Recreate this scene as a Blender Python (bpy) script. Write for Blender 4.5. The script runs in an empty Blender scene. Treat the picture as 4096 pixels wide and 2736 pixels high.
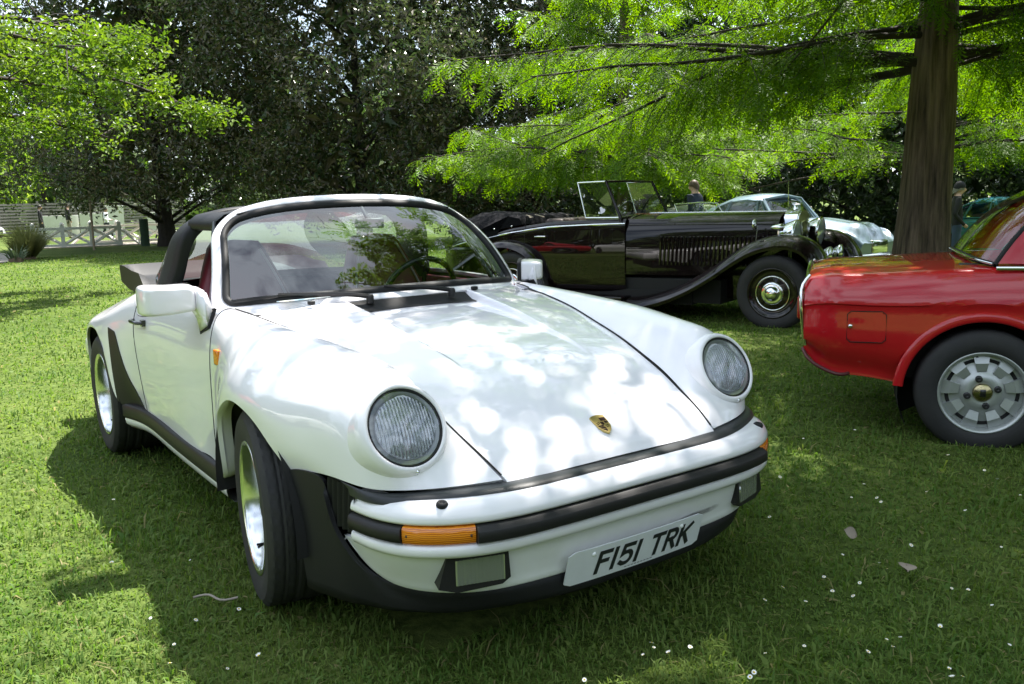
import bpy, bmesh, math, random
import numpy as np
from mathutils import Vector, Matrix
random.seed(7)
RNG = np.random.default_rng(7)
SC = bpy.context.scene
COL = SC.collection
# ---------------------------------------------------------------- camera
CAM_POS = np.array([2.68724, -1.65769, 1.26978])
CAM_R = np.array([[0.5718845, 0.8199202, -0.0260585],
                  [0.1171922, -0.1130976, -0.9866483],
                  [-0.8119200, 0.5611950, -0.1607670]])      # right, down, forward
cam_d = bpy.data.cameras.new('camera')
cam_d.lens = 30.706
cam_d.sensor_width = 36.0
cam_d.clip_start = 0.05
cam_d.clip_end = 2000.0
cam = bpy.data.objects.new('camera', cam_d)
COL.objects.link(cam)
M = Matrix.Identity(4)
for i in range(3):
    M[i][0] = CAM_R[0][i]
    M[i][1] = -CAM_R[1][i]
    M[i][2] = -CAM_R[2][i]
    M[i][3] = CAM_POS[i]
cam.matrix_world = M
SC.camera = cam
# ---------------------------------------------------------------- sky and sun
SUN_TO = Vector((-0.22, 0.42, 1.0)).normalized()            # towards the sun
SUN_EL = math.asin(SUN_TO.z)
SUN_ROT = math.atan2(SUN_TO.x, SUN_TO.y)
world = bpy.data.worlds.new('World')
SC.world = world
world.use_nodes = True
wt = world.node_tree
wt.nodes.clear()
w_out = wt.nodes.new('ShaderNodeOutputWorld')
w_bg = wt.nodes.new('ShaderNodeBackground')
w_sky = wt.nodes.new('ShaderNodeTexSky')
w_sky.sky_type = 'NISHITA'
w_sky.sun_disc = False
w_sky.sun_elevation = SUN_EL
w_sky.sun_rotation = SUN_ROT
w_sky.air_density = 1.0
w_sky.dust_density = 1.5
w_bg.inputs['Strength'].default_value = 0.051
# scattered bright cloud over the blue
w_tc = wt.nodes.new('ShaderNodeTexCoord')
w_map = wt.nodes.new('ShaderNodeMapping')
w_map.inputs['Scale'].default_value = (1.6, 1.6, 3.2)
w_map.inputs['Location'].default_value = (3.1, 0.4, 0.0)
w_n = wt.nodes.new('ShaderNodeTexNoise')
w_n.inputs['Scale'].default_value = 1.7
w_n.inputs['Detail'].default_value = 7.0
w_n.inputs['Roughness'].default_value = 0.58
w_r = wt.nodes.new('ShaderNodeValToRGB')
w_r.color_ramp.elements[0].position = 0.35
w_r.color_ramp.elements[1].position = 0.56
w_mix = wt.nodes.new('ShaderNodeMix')
w_mix.data_type = 'RGBA'
w_mix.inputs[7].default_value = (9.6, 10.9, 12.6, 1)
wt.links.new(w_tc.outputs['Generated'], w_map.inputs['Vector'])
wt.links.new(w_map.outputs['Vector'], w_n.inputs['Vector'])
wt.links.new(w_n.outputs['Fac'], w_r.inputs['Fac'])
wt.links.new(w_r.outputs['Color'], w_mix.inputs[0])
wt.links.new(w_sky.outputs['Color'], w_mix.inputs[6])
wt.links.new(w_mix.outputs[2], w_bg.inputs['Color'])
wt.links.new(w_bg.outputs['Background'], w_out.inputs['Surface'])
sun_d = bpy.data.lights.new('sun', 'SUN')
sun_d.energy = 5.0
sun_d.angle = math.radians(0.55)
sun_d.color = (1.0, 0.955, 0.89)
sun = bpy.data.objects.new('sun', sun_d)
sun.rotation_euler = SUN_TO.to_track_quat('Z', 'Y').to_euler()
sun.location = (-6, 12, 30)
COL.objects.link(sun)
# ---------------------------------------------------------------- exposure
SC.view_settings.view_transform = 'Standard'
SC.view_settings.look = 'None'
SC.view_settings.gamma = 1.0
SC.view_settings.exposure = 1.80
SC.render.engine = 'CYCLES'
SC.cycles.use_denoising = True
SC.cycles.max_bounces = 10
SC.cycles.transparent_max_bounces = 24
SC.cycles.caustics_reflective = False
SC.cycles.caustics_refractive = False
# ================================================================ helpers
def link_obj(name, me, parent=None, mat=None):
    o = bpy.data.objects.new(name, me)
    COL.objects.link(o)
    if parent is not None:
        o.parent = parent
    if mat is not None and len(me.materials) == 0:
        me.materials.append(mat)
    return o


def new_mesh(name, V, F, smooth=True):
    me = bpy.data.meshes.new(name)
    me.from_pydata([tuple(map(float, v)) for v in V], [], [tuple(int(i) for i in f) for f in F])
    me.polygons.foreach_set('use_smooth', [smooth] * len(me.polygons))
    me.update()
    return me


def mesh(name, V, F, mat, parent=None, smooth=True, auto=None):
    me = new_mesh(name, V, F, smooth)
    if auto is not None:
        sharp(me, auto)
    return link_obj(name, me, parent, mat)


def sharp(me, deg):
    bm = bmesh.new()
    bm.from_mesh(me)
    a = math.radians(deg)
    for e in bm.edges:
        if len(e.link_faces) == 2 and e.calc_face_angle(0) > a:
            e.smooth = False
    bm.to_mesh(me)
    bm.free()


def fast_mesh(name, V, loops, starts, totals, smooth=True, attr=None, uv=None):
    """big meshes straight from arrays"""
    me = bpy.data.meshes.new(name)
    V = np.ascontiguousarray(V, dtype=np.float32)
    me.vertices.add(len(V))
    me.vertices.foreach_set('co', V.ravel())
    me.loops.add(len(loops))
    me.loops.foreach_set('vertex_index', np.asarray(loops, np.int32))
    me.polygons.add(len(starts))
    me.polygons.foreach_set('loop_start', np.asarray(starts, np.int32))
    me.polygons.foreach_set('loop_total', np.asarray(totals, np.int32))
    me.polygons.foreach_set('use_smooth', np.full(len(starts), smooth, dtype=bool))
    if attr is not None:
        a = me.attributes.new('tint', 'FLOAT', 'POINT')
        a.data.foreach_set('value', np.asarray(attr, np.float32))
    me.update(calc_edges=True)
    return me


def empty(name, loc=(0, 0, 0), rz=0.0):
    o = bpy.data.objects.new(name, None)
    o.empty_display_size = 0.2
    o.location = loc
    o.rotation_euler = (0, 0, rz)
    COL.objects.link(o)
    return o


def tag(o, label, cat, group=None):
    o['label'] = label
    o['category'] = cat
    if group:
        o['group'] = group
    return o


def kind(o, k):
    o['kind'] = k
    return o


def copy_tree(o, parent=None):
    c = o.copy()
    COL.objects.link(c)
    c.parent = parent
    for ch in list(o.children):
        copy_tree(ch, c)
    return c


def nspl(t, P, q):
    """natural cubic spline through P (n, ...) at knots t, evaluated at q"""
    t = np.asarray(t, float)
    P = np.asarray(P, float)
    n = len(t)
    h = np.diff(t)
    A = np.zeros((n, n))
    shp = P.shape[1:]
    B = np.zeros((n,) + shp)
    A[0, 0] = A[-1, -1] = 1
    for i in range(1, n - 1):
        A[i, i - 1] = h[i - 1]
        A[i, i] = 2 * (h[i - 1] + h[i])
        A[i, i + 1] = h[i]
        B[i] = 6 * ((P[i + 1] - P[i]) / h[i] - (P[i] - P[i - 1]) / h[i - 1])
    Mm = np.linalg.solve(A, B.reshape(n, -1)).reshape((n,) + shp)
    q = np.asarray(q, float)
    k = np.clip(np.searchsorted(t, q, side='right') - 1, 0, n - 2)
    e = (1,) * len(shp)
    hk = h[k].reshape((-1,) + e)
    a = (t[k + 1] - q).reshape((-1,) + e)
    b = (q - t[k]).reshape((-1,) + e)
    return (Mm[k] * a**3 + Mm[k + 1] * b**3) / (6 * hk) + (P[k] / hk - Mm[k] * hk / 6) * a + (P[k + 1] / hk - Mm[k + 1] * hk / 6) * b


def chord(P):
    P = np.asarray(P, float)
    d = np.sqrt((np.diff(P, axis=0)**2).sum(-1))
    if d.ndim > 1:
        d = d.mean(axis=tuple(range(1, d.ndim)))
    return np.concatenate([[0], np.cumsum(np.maximum(d, 1e-6))])


def curve(P, n):
    """resample a polyline as a natural spline with n even samples"""
    P = np.asarray(P, float)
    t = chord(P)
    return nspl(t, P, np.linspace(0, t[-1], n))


class Surf:
    """tensor spline surface through a control grid; eval by fractional row and column"""
    def __init__(s, ctrl):
        s.c = np.asarray(ctrl, float)
        s.tu = chord(s.c)
        s.tv = chord(np.swapaxes(s.c, 0, 1))

    def __call__(s, u, v):
        u = np.interp(u, np.arange(len(s.tu)), s.tu)
        v = np.interp(v, np.arange(len(s.tv)), s.tv)
        r = nspl(s.tu, s.c, u)
        return np.swapaxes(nspl(s.tv, np.swapaxes(r, 0, 1), v), 0, 1)


def gfaces(nu, nv, cu=False, cv=False, flip=False):
    F = []
    for i in range(nu if cu else nu - 1):
        for j in range(nv if cv else nv - 1):
            a, b = i * nv + j, i * nv + (j + 1) % nv
            c, d = ((i + 1) % nu) * nv + (j + 1) % nv, ((i + 1) % nu) * nv + j
            F.append((a, d, c, b) if flip else (a, b, c, d))
    return F


def normals(G):
    du = np.gradient(G, axis=0)
    dv = np.gradient(G, axis=1)
    n = np.cross(du, dv)
    return n / np.maximum(np.linalg.norm(n, axis=-1, keepdims=True), 1e-9)


def panel(name, G, mat, parent, flange=0.014, flip=False, mirror=False, ref=None):
    """a sheet with turned-in edges; flip turns the outside over"""
    G = np.asarray(G, float)
    nu, nv = G.shape[:2]
    if ref is not None:
        flip = bool((normals(G) * (G - np.array(ref))).sum() < 0)
    N = normals(G) * (-1 if flip else 1)
    V = [G.reshape(-1, 3)]
    F = gfaces(nu, nv, flip=flip)
    if flange:
        ring = [(i, 0) for i in range(nu)] + [(nu - 1, j) for j in range(1, nv)] + \
               [(i, nv - 1) for i in range(nu - 2, -1, -1)] + [(0, j) for j in range(nv - 2, 0, -1)]
        base = nu * nv
        V.append(np.array([G[i, j] for i, j in ring]))
        V.append(np.array([G[i, j] - N[i, j] * flange for i, j in ring]))
        m = len(ring)
        for k in range(m):
            k2 = (k + 1) % m
            f = (base + k, base + m + k, base + m + k2, base + k2)
            F.append(f[::-1] if flip else f)
    V = np.concatenate(V)
    if mirror:
        V = V * np.array([1, -1, 1])
        F = [f[::-1] for f in F]
    return mesh(name, V, F, mat, parent)


def sweep(path, prof, up=(0, 0, 1), closed=False, cprof=True, out=None):
    """prof points (o, z): o along the outward horizontal normal of the path, z added upwards"""
    path = np.asarray(path, float)
    T = np.gradient(path, axis=0)
    T /= np.maximum(np.linalg.norm(T, axis=1, keepdims=True), 1e-9)
    Nn = np.cross(T, np.array(up, float))
    Nn /= np.maximum(np.linalg.norm(Nn, axis=1, keepdims=True), 1e-9)
    if out is not None:
        Nn *= out
    G = np.array([[p + n * o + np.array(up) * z for o, z in prof] for p, n in zip(path, Nn)])
    return G


def lathe(name, prof, mat, parent, n=32, axis='y', loc=(0, 0, 0), rot=None, auto=None, cap=False):
    """revolve (r, h) pairs about an axis"""
    V, F = [], []
    m = len(prof)
    for i in range(n):
        a = 2 * math.pi * i / n
        for r, h in prof:
            p = (r * math.cos(a), r * math.sin(a), h)
            if axis == 'y':
                p = (p[0], h, -p[1])
            elif axis == 'x':
                p = (h, p[0], p[1])
            V.append(p)
    F = gfaces(n, m, cu=True)
    if cap:
        F.append(tuple(i * m for i in range(n))[::-1])
        F.append(tuple(i * m + m - 1 for i in range(n)))
    V = np.array(V)
    if rot is not None:
        V = V @ np.array(rot).T
    V = V + np.array(loc)
    return mesh(name, V, F, mat, parent, auto=auto)


def tube_vf(path, rad, n=8, off=0, cap=True):
    path = np.asarray(path, float)
    if np.isscalar(rad):
        rad = np.full(len(path), rad)
    T = np.gradient(path, axis=0)
    T /= np.maximum(np.linalg.norm(T, axis=1, keepdims=True), 1e-9)
    ref = np.array([0, 0, 1.0]) if abs(T[:, 2]).mean() < 0.9 else np.array([1.0, 0, 0])
    V = []
    a = np.arange(n) * 2 * math.pi / n
    for p, t, r in zip(path, T, rad):
        s = np.cross(t, ref)
        s /= max(np.linalg.norm(s), 1e-9)
        w = np.cross(s, t)
        V.append(p + r * (np.cos(a)[:, None] * s + np.sin(a)[:, None] * w))
    V = np.concatenate(V)
    F = [tuple(off + i for i in f) for f in gfaces(len(path), n, cv=True)]
    if cap:
        F.append(tuple(off + i for i in range(n)))
        F.append(tuple(off + (len(path) - 1) * n + i for i in range(n))[::-1])
    return V, F


def tube(name, path, rad, mat, parent, n=8):
    V, F = tube_vf(path, rad, n)
    return mesh(name, V, F, mat, parent, auto=60)


def box_vf(lo, hi, off=0):
    x0, y0, z0 = lo
    x1, y1, z1 = hi
    V = [(x0, y0, z0), (x1, y0, z0), (x1, y1, z0), (x0, y1, z0), (x0, y0, z1), (x1, y0, z1), (x1, y1, z1), (x0, y1, z1)]
    F = [(3, 2, 1, 0), (4, 5, 6, 7), (0, 1, 5, 4), (1, 2, 6, 5), (2, 3, 7, 6), (3, 0, 4, 7)]
    return V, [tuple(i + off for i in f) for f in F]


def bevelled(me, w, seg=2):
    bm = bmesh.new()
    bm.from_mesh(me)
    bmesh.ops.bevel(bm, geom=list(bm.edges), offset=w, segments=seg, affect='EDGES', profile=0.6)
    for f in bm.faces:
        f.smooth = True
    bm.to_mesh(me)
    bm.free()


def box(name, lo, hi, mat, parent, bev=0.0, seg=2, rot=None, loc=None):
    V, F = box_vf(lo, hi)
    V = np.array(V, float)
    me = new_mesh(name, V, F, False)
    if bev:
        bevelled(me, bev, seg)
    if rot is not None or loc is not None:
        R3 = Matrix(rot).to_4x4() if rot is not None else Matrix.Identity(4)
        me.transform(Matrix.Translation(loc if loc is not None else (0, 0, 0)) @ R3)
    return link_obj(name, me, parent, mat)


def prism(name, poly, d0, d1, mat, parent, axis='y', bev=0.0, auto=35):
    """extrude a 2D outline; axis y: outline in x,z; axis x: outline in y,z; axis z: outline in x,y"""
    n = len(poly)
    def P(a, b, d):
        return {'y': (a, d, b), 'x': (d, a, b), 'z': (a, b, d)}[axis]
    V = [P(a, b, d0) for a, b in poly] + [P(a, b, d1) for a, b in poly]
    F = [tuple(range(n)), tuple(range(2 * n - 1, n - 1, -1))]
    F += [(i, n + i, n + (i + 1) % n, (i + 1) % n) for i in range(n)]
    me = new_mesh(name, V, F, True)
    bm = bmesh.new()
    bm.from_mesh(me)
    bmesh.ops.recalc_face_normals(bm, faces=bm.faces)
    if bev:
        bmesh.ops.bevel(bm, geom=[e for e in bm.edges if e.calc_face_angle(0) > 0.6], offset=bev, segments=2, affect='EDGES')
        for f in bm.faces:
            f.smooth = True
    bm.to_mesh(me)
    bm.free()
    if auto:
        sharp(me, auto)
    return link_obj(name, me, parent, mat)


def rotz(a):
    c, s = math.cos(a), math.sin(a)
    return np.array([[c, -s, 0], [s, c, 0], [0, 0, 1]])


def roty(a):
    c, s = math.cos(a), math.sin(a)
    return np.array([[c, 0, s], [0, 1, 0], [-s, 0, c]])


def rotx(a):
    c, s = math.cos(a), math.sin(a)
    return np.array([[1, 0, 0], [0, c, -s], [0, s, c]])


# ================================================================ materials
MATS = {}


def pmat(name, col, rough=0.5, metal=0.0, coat=0.0, spec=0.5, noise=None, bump=None, crough=0.03, sub=None, trans=0.0):
    """principled material; noise = (scale, amount, second colour), bump = (scale, strength)"""
    if name in MATS:
        return MATS[name]
    m = bpy.data.materials.new(name)
    m.use_nodes = True
    nt = m.node_tree
    b = nt.nodes['Principled BSDF']
    b.inputs['Base Color'].default_value = (*col, 1)
    b.inputs['Roughness'].default_value = rough
    b.inputs['Metallic'].default_value = metal
    b.inputs['Coat Weight'].default_value = coat
    b.inputs['Coat Roughness'].default_value = crough
    b.inputs['Specular IOR Level'].default_value = spec
    b.inputs['Transmission Weight'].default_value = trans
    if noise or bump:
        tc = nt.nodes.new('ShaderNodeTexCoord')
    if noise:
        n = nt.nodes.new('ShaderNodeTexNoise')
        n.inputs['Scale'].default_value = noise[0]
        n.inputs['Detail'].default_value = 6
        n.inputs['Roughness'].default_value = 0.6
        nt.links.new(tc.outputs['Object'], n.inputs['Vector'])
        r = nt.nodes.new('ShaderNodeMapRange')
        r.inputs[1].default_value = 0.35
        r.inputs[2].default_value = 0.7
        r.inputs[4].default_value = noise[1]
        nt.links.new(n.outputs['Fac'], r.inputs[0])
        x = nt.nodes.new('ShaderNodeMix')
        x.data_type = 'RGBA'
        x.inputs[6].default_value = (*col, 1)
        x.inputs[7].default_value = (*noise[2], 1)
        nt.links.new(r.outputs[0], x.inputs[0])
        nt.links.new(x.outputs[2], b.inputs['Base Color'])
    if bump:
        n2 = nt.nodes.new('ShaderNodeTexNoise')
        n2.inputs['Scale'].default_value = bump[0]
        n2.inputs['Detail'].default_value = 5
        nt.links.new(tc.outputs['Object'], n2.inputs['Vector'])
        bp = nt.nodes.new('ShaderNodeBump')
        bp.inputs['Strength'].default_value = bump[1]
        bp.inputs['Distance'].default_value = 0.01
        nt.links.new(n2.outputs['Fac'], bp.inputs['Height'])
        nt.links.new(bp.outputs['Normal'], b.inputs['Normal'])
    MATS[name] = m
    return m


def glass_mat(name, tint=(0.86, 0.9, 0.88), f0=0.045, rough=0.0):
    """thin sheet of glass: clear with a Fresnel reflection on both faces"""
    if name in MATS:
        return MATS[name]
    m = bpy.data.materials.new(name)
    m.use_nodes = True
    nt = m.node_tree
    nt.nodes.clear()
    out = nt.nodes.new('ShaderNodeOutputMaterial')
    mix = nt.nodes.new('ShaderNodeMixShader')
    tr = nt.nodes.new('ShaderNodeBsdfTransparent')
    gl = nt.nodes.new('ShaderNodeBsdfGlossy')
    tr.inputs[0].default_value = (*tint, 1)
    gl.inputs['Roughness'].default_value = rough
    ge = nt.nodes.new('ShaderNodeNewGeometry')
    dt = nt.nodes.new('ShaderNodeVectorMath')
    dt.operation = 'DOT_PRODUCT'
    nt.links.new(ge.outputs['Normal'], dt.inputs[0])
    nt.links.new(ge.outputs['Incoming'], dt.inputs[1])
    ab = nt.nodes.new('ShaderNodeMath')
    ab.operation = 'ABSOLUTE'
    nt.links.new(dt.outputs['Value'], ab.inputs[0])
    om = nt.nodes.new('ShaderNodeMath')
    om.operation = 'SUBTRACT'
    om.inputs[0].default_value = 1.0
    nt.links.new(ab.outputs[0], om.inputs[1])
    pw = nt.nodes.new('ShaderNodeMath')
    pw.operation = 'POWER'
    pw.inputs[1].default_value = 4.2
    nt.links.new(om.outputs[0], pw.inputs[0])
    ma = nt.nodes.new('ShaderNodeMath')
    ma.operation = 'MULTIPLY_ADD'
    ma.inputs[1].default_value = 1.0 - 2 * f0
    ma.inputs[2].default_value = 2 * f0
    nt.links.new(pw.outputs[0], ma.inputs[0])
    nt.links.new(ma.outputs[0], mix.inputs[0])
    nt.links.new(tr.outputs[0], mix.inputs[1])
    nt.links.new(gl.outputs[0], mix.inputs[2])
    nt.links.new(mix.outputs[0], out.inputs['Surface'])
    MATS[name] = m
    return m


def leaf_mat(name, col, col2, under=None, rough=0.4, transl=0.35, spec=0.5, col3=None):
    """leaf: per-leaf tint, lighter or browner underside, light shining through"""
    m = bpy.data.materials.new(name)
    m.use_nodes = True
    nt = m.node_tree
    b = nt.nodes['Principled BSDF']
    out = nt.nodes['Material Output']
    at = nt.nodes.new('ShaderNodeAttribute')
    at.attribute_name = 'tint'
    x = nt.nodes.new('ShaderNodeMix')
    x.data_type = 'RGBA'
    x.inputs[6].default_value = (*col, 1)
    x.inputs[7].default_value = (*col2, 1)
    if col3 is None:
        nt.links.new(at.outputs['Fac'], x.inputs[0])
    else:                                            # a few dry straws among the green
        g1 = nt.nodes.new('ShaderNodeValToRGB')
        g1.color_ramp.elements.new(.8)
        for k_, (p_, c_) in enumerate(((0, col), (.8, col2), (1.0, col3))):
            g1.color_ramp.elements[k_].position = p_
            g1.color_ramp.elements[k_].color = (*c_, 1)
        nt.links.new(at.outputs['Fac'], g1.inputs['Fac'])
        x.inputs[0].default_value = 0
        nt.links.new(g1.outputs['Color'], x.inputs[6])
    src = x.outputs[2]
    if under is not None:
        ge = nt.nodes.new('ShaderNodeNewGeometry')
        y = nt.nodes.new('ShaderNodeMix')
        y.data_type = 'RGBA'
        y.inputs[7].default_value = (*under, 1)
        nt.links.new(ge.outputs['Backfacing'], y.inputs[0])
        nt.links.new(src, y.inputs[6])
        src = y.outputs[2]
    nt.links.new(src, b.inputs['Base Color'])
    b.inputs['Roughness'].default_value = rough
    b.inputs['Specular IOR Level'].default_value = spec
    if transl > 0:
        tl = nt.nodes.new('ShaderNodeBsdfTranslucent')
        hs = nt.nodes.new('ShaderNodeHueSaturation')
        hs.inputs['Saturation'].default_value = 1.12
        hs.inputs['Value'].default_value = 1.5
        nt.links.new(x.outputs[2], hs.inputs['Color'])
        nt.links.new(hs.outputs[0], tl.inputs[0])
        ms = nt.nodes.new('ShaderNodeMixShader')
        ms.inputs[0].default_value = transl
        nt.links.new(b.outputs[0], ms.inputs[1])
        nt.links.new(tl.outputs[0], ms.inputs[2])
        nt.links.new(ms.outputs[0], out.inputs['Surface'])
    return m


WHITE = pmat('white_paint', (0.82, 0.80, 0.835), 0.35, coat=1.0, spec=.25, crough=.015, noise=(2.2, 0.25, (0.79, 0.77, 0.80)))
RUBBER = pmat('black_rubber', (0.012, 0.012, 0.013), 0.6, spec=.28, bump=(220, 0.08))
TRIM = pmat('black_trim', (0.015, 0.014, 0.015), 0.48, spec=.32, noise=(14, 0.5, (0.022, 0.021, 0.021)), bump=(400, 0.05))
GLOSSBLACK = pmat('black_gloss', (0.012, 0.012, 0.013), 0.2, coat=0.5)
TYRE = pmat('tyre_rubber', (0.017, 0.017, 0.018), 0.75, noise=(9, 0.6, (0.03, 0.028, 0.026)), bump=(150, 0.1))
CHROME = pmat('chrome', (0.82, 0.83, 0.84), 0.09, metal=1.0)
ALLOY = pmat('polished_alloy', (0.76, 0.77, 0.78), 0.2, metal=1.0)
DARK = pmat('dark_underbody', (0.012, 0.012, 0.012), 0.9)
GLASS = glass_mat('window_glass')
LEATHER = pmat('burgundy_leather', (0.19, 0.018, 0.028), 0.45, bump=(260, 0.12), noise=(6, 0.5, (0.15, 0.014, 0.022)))
AMBER = pmat('amber_lens', (0.70, 0.20, 0.006), 0.14, coat=0.6)
_n = AMBER.node_tree
_t = _n.nodes.new('ShaderNodeTexCoord')
_w = _n.nodes.new('ShaderNodeTexWave')
_w.bands_direction = 'Z'
_w.inputs['Scale'].default_value = 60
_w.inputs['Distortion'].default_value = 2.5
_w.inputs['Detail'].default_value = 2
_r = _n.nodes.new('ShaderNodeValToRGB')
_r.color_ramp.elements[0].color = (.48, .10, .003, 1)
_r.color_ramp.elements[1].color = (.86, .30, .02, 1)
_n.links.new(_t.outputs['Object'], _w.inputs['Vector'])
_n.links.new(_w.outputs['Fac'], _r.inputs['Fac'])
_n.links.new(_r.outputs['Color'], _n.nodes['Principled BSDF'].inputs['Base Color'])
LENS = glass_mat('lamp_glass', (0.93, 0.95, 0.96), 0.05)
# ================================================================ ground
def sstep(a, b, x):
    t = np.clip((np.asarray(x, float) - a) / (b - a), 0, 1)
    return t * t * (3 - 2 * t)


def ground_z(x, y):
    return -.34 * sstep(8, 20, y) * (1 - .0 * sstep(0, 1, x)) - .24 * sstep(9, 32, -np.asarray(x, float)) * (1 - sstep(8, 20, y)) + .015 * np.sin(np.asarray(x) * .9) * np.sin(np.asarray(y) * .7 + 1) * sstep(3, 9, np.hypot(np.asarray(x) + .5, np.asarray(y)))


def ground_mat():
    m = bpy.data.materials.new('lawn_soil')
    m.use_nodes = True
    nt = m.node_tree
    b = nt.nodes['Principled BSDF']
    b.inputs['Roughness'].default_value = .95
    b.inputs['Specular IOR Level'].default_value = .1
    tc = nt.nodes.new('ShaderNodeTexCoord')
    n1 = nt.nodes.new('ShaderNodeTexNoise')
    n1.inputs['Scale'].default_value = .6
    n1.inputs['Detail'].default_value = 8
    n2 = nt.nodes.new('ShaderNodeTexNoise')
    n2.inputs['Scale'].default_value = 22
    n2.inputs['Detail'].default_value = 8
    n2.inputs['Roughness'].default_value = .7
    for n in (n1, n2):
        nt.links.new(tc.outputs['Object'], n.inputs['Vector'])
    r1 = nt.nodes.new('ShaderNodeValToRGB')
    r1.color_ramp.elements[0].position = .35
    r1.color_ramp.elements[0].color = (.070, .115, .026, 1)
    r1.color_ramp.elements[1].position = .68
    r1.color_ramp.elements[1].color = (.135, .178, .048, 1)
    r2 = nt.nodes.new('ShaderNodeValToRGB')
    r2.color_ramp.elements[0].position = .32
    r2.color_ramp.elements[0].color = (.35, .40, .30, 1)
    r2.color_ramp.elements[1].position = .66
    r2.color_ramp.elements[1].color = (1.15, 1.1, 1.0, 1)
    mx = nt.nodes.new('ShaderNodeMix')
    mx.data_type = 'RGBA'
    mx.blend_type = 'MULTIPLY'
    mx.inputs[0].default_value = 1
    nt.links.new(n1.outputs['Fac'], r1.inputs['Fac'])
    nt.links.new(n2.outputs['Fac'], r2.inputs['Fac'])
    nt.links.new(r1.outputs['Color'], mx.inputs[6])
    nt.links.new(r2.outputs['Color'], mx.inputs[7])
    nt.links.new(mx.outputs[2], b.inputs['Base Color'])
    bu = nt.nodes.new('ShaderNodeBump')
    bu.inputs['Strength'].default_value = .8
    bu.inputs['Distance'].default_value = .03
    nt.links.new(n2.outputs['Fac'], bu.inputs['Height'])
    nt.links.new(bu.outputs['Normal'], b.inputs['Normal'])
    return m


def ring_sheet(name, mat):
    rad = np.concatenate([np.linspace(0, 12, 25), np.linspace(13, 60, 32), [70, 90, 130, 200, 320, 600]])
    n = 72
    V, F = [], []
    for r in rad:
        for k in range(n):
            a = 2 * math.pi * k / n
            V.append((r * math.cos(a) - 1, r * math.sin(a) + 1, 0))
    V = np.array(V)
    V[:, 2] = ground_z(V[:, 0], V[:, 1]) - .012
    return mesh(name, V, gfaces(len(rad), n, cv=True, flip=True), mat)


lawn = kind(ring_sheet('lawn', ground_mat()), 'structure')
# gravel path curving past the footbridge
pc = curve([(-20.5, -6.0, 0), (-25.0, -1.8, 0), (-28.0, .45, 0), (-30.5, 1.0, 0), (-34.0, 1.1, 0), (-40, .8, 0)], 40)
T = np.gradient(pc, axis=0)
N_ = np.stack([-T[:, 1], T[:, 0], 0 * T[:, 0]], -1)
N_ /= np.linalg.norm(N_, axis=1, keepdims=True)
rows = np.array([pc + N_ * w for w in (-.42, -.2, 0, .2, .42)])
rows[..., 2] = ground_z(rows[..., 0], rows[..., 1]) + .022
kind(panel('path', rows, pmat('gravel', (.34, .31, .26), .95, noise=(9, .8, (.24, .22, .18)), bump=(60, .4)), None, 0, ref=(-30, 0, -20)), 'structure')

# ---- grass blades: thick on the ground near the viewer, broader and sparser further off
GRASS = leaf_mat('grass_blade', (.076, .150, .025), (.175, .232, .056), None, .6, .42, .2, (.24, .22, .09))
def grass_mesh(n):
    lo, hi = 1.35, 34.0
    # even in log-distance around the standpoint, over the lawn in front of it
    d = lo * (hi / lo)**RNG.random(n)
    az = np.radians(RNG.uniform(106, 184, n))
    x, y = CAM_POS[0] + d * np.cos(az), CAM_POS[1] + d * np.sin(az)
    # clumps
    x += RNG.normal(0, .012, n) * d * .3
    y += RNG.normal(0, .012, n) * d * .3
    keep = ~((np.abs(x - .2) < .42) & (np.abs(y) < .55))
    x, y, d = x[keep], y[keep], d[keep]
    n = len(x)
    z = ground_z(x, y) - .012
    patch = .5 + .5 * np.sin(x * 2.1 + 1.3 * np.sin(y * 1.7)) * np.sin(y * 2.6 + np.sin(x * 1.2))
    h = RNG.gamma(4.5, .0040, n) * (1 + .35 * patch) * (1 + .02 * d)
    patch2 = .5 + .5 * np.sin(x * 5.3 + 2 * np.sin(y * 3.1)) * np.cos(y * 4.7 + 1.5 * np.sin(x * 2.3))
    h = h * (.62 + .75 * patch2)
    tall = RNG.random(n) < .025
    h = np.where(tall, h * 2.3, h)
    straw = RNG.random(n) < .02
    h = np.clip(h, .008, .10)
    w = (.0010 + .00052 * d) * RNG.uniform(.7, 1.35, n)
    cl = RNG.random(n) < .16                            # clover and daisy leaves among the blades
    th = RNG.uniform(0, 2 * math.pi, n)
    lean = RNG.uniform(.15, 1.15, n)
    w = np.where(cl, w * 2.6, w)
    h = np.where(cl, h * .55, h)
    lean = np.where(cl, RNG.uniform(.9, 1.5, n), lean)
    lean = np.where(straw, RNG.uniform(1.2, 2.4, n), lean)
    ld = np.stack([np.cos(th), np.sin(th)], -1)
    ws = np.stack([-np.sin(th + RNG.normal(0, .6, n)), np.cos(th)], -1)
    b = np.stack([x, y, z], -1)
    def off(f, up):
        o = np.zeros((n, 3))
        o[:, :2] = ld * (lean * h * f)[:, None]
        o[:, 2] = up * h
        return o
    W3 = np.zeros((n, 3))
    W3[:, :2] = ws * w[:, None]
    m = b + off(.28, .55)
    t = b + off(1.0, .95 - .32 * np.minimum(lean, 1.2))
    V = np.stack([b - W3 * .7, b + W3 * .7, m + W3 * 1.0, m - W3 * 1.0, t], 1).reshape(-1, 3)
    i = np.arange(n) * 5
    loops = np.stack([i, i + 1, i + 2, i + 3, i + 3, i + 2, i + 4], -1).ravel()
    k = np.arange(n) * 7
    starts = np.stack([k, k + 4], -1).ravel()
    totals = np.tile([4, 3], n)
    tint = np.where(straw, 1.0, np.clip(RNG.normal(.36, .20, n) + .30 * (patch - .5) - .12 * (patch2 - .5), 0, .8))
    return fast_mesh('grass', V, loops, starts, totals, True, np.repeat(tint, 5))


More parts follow.
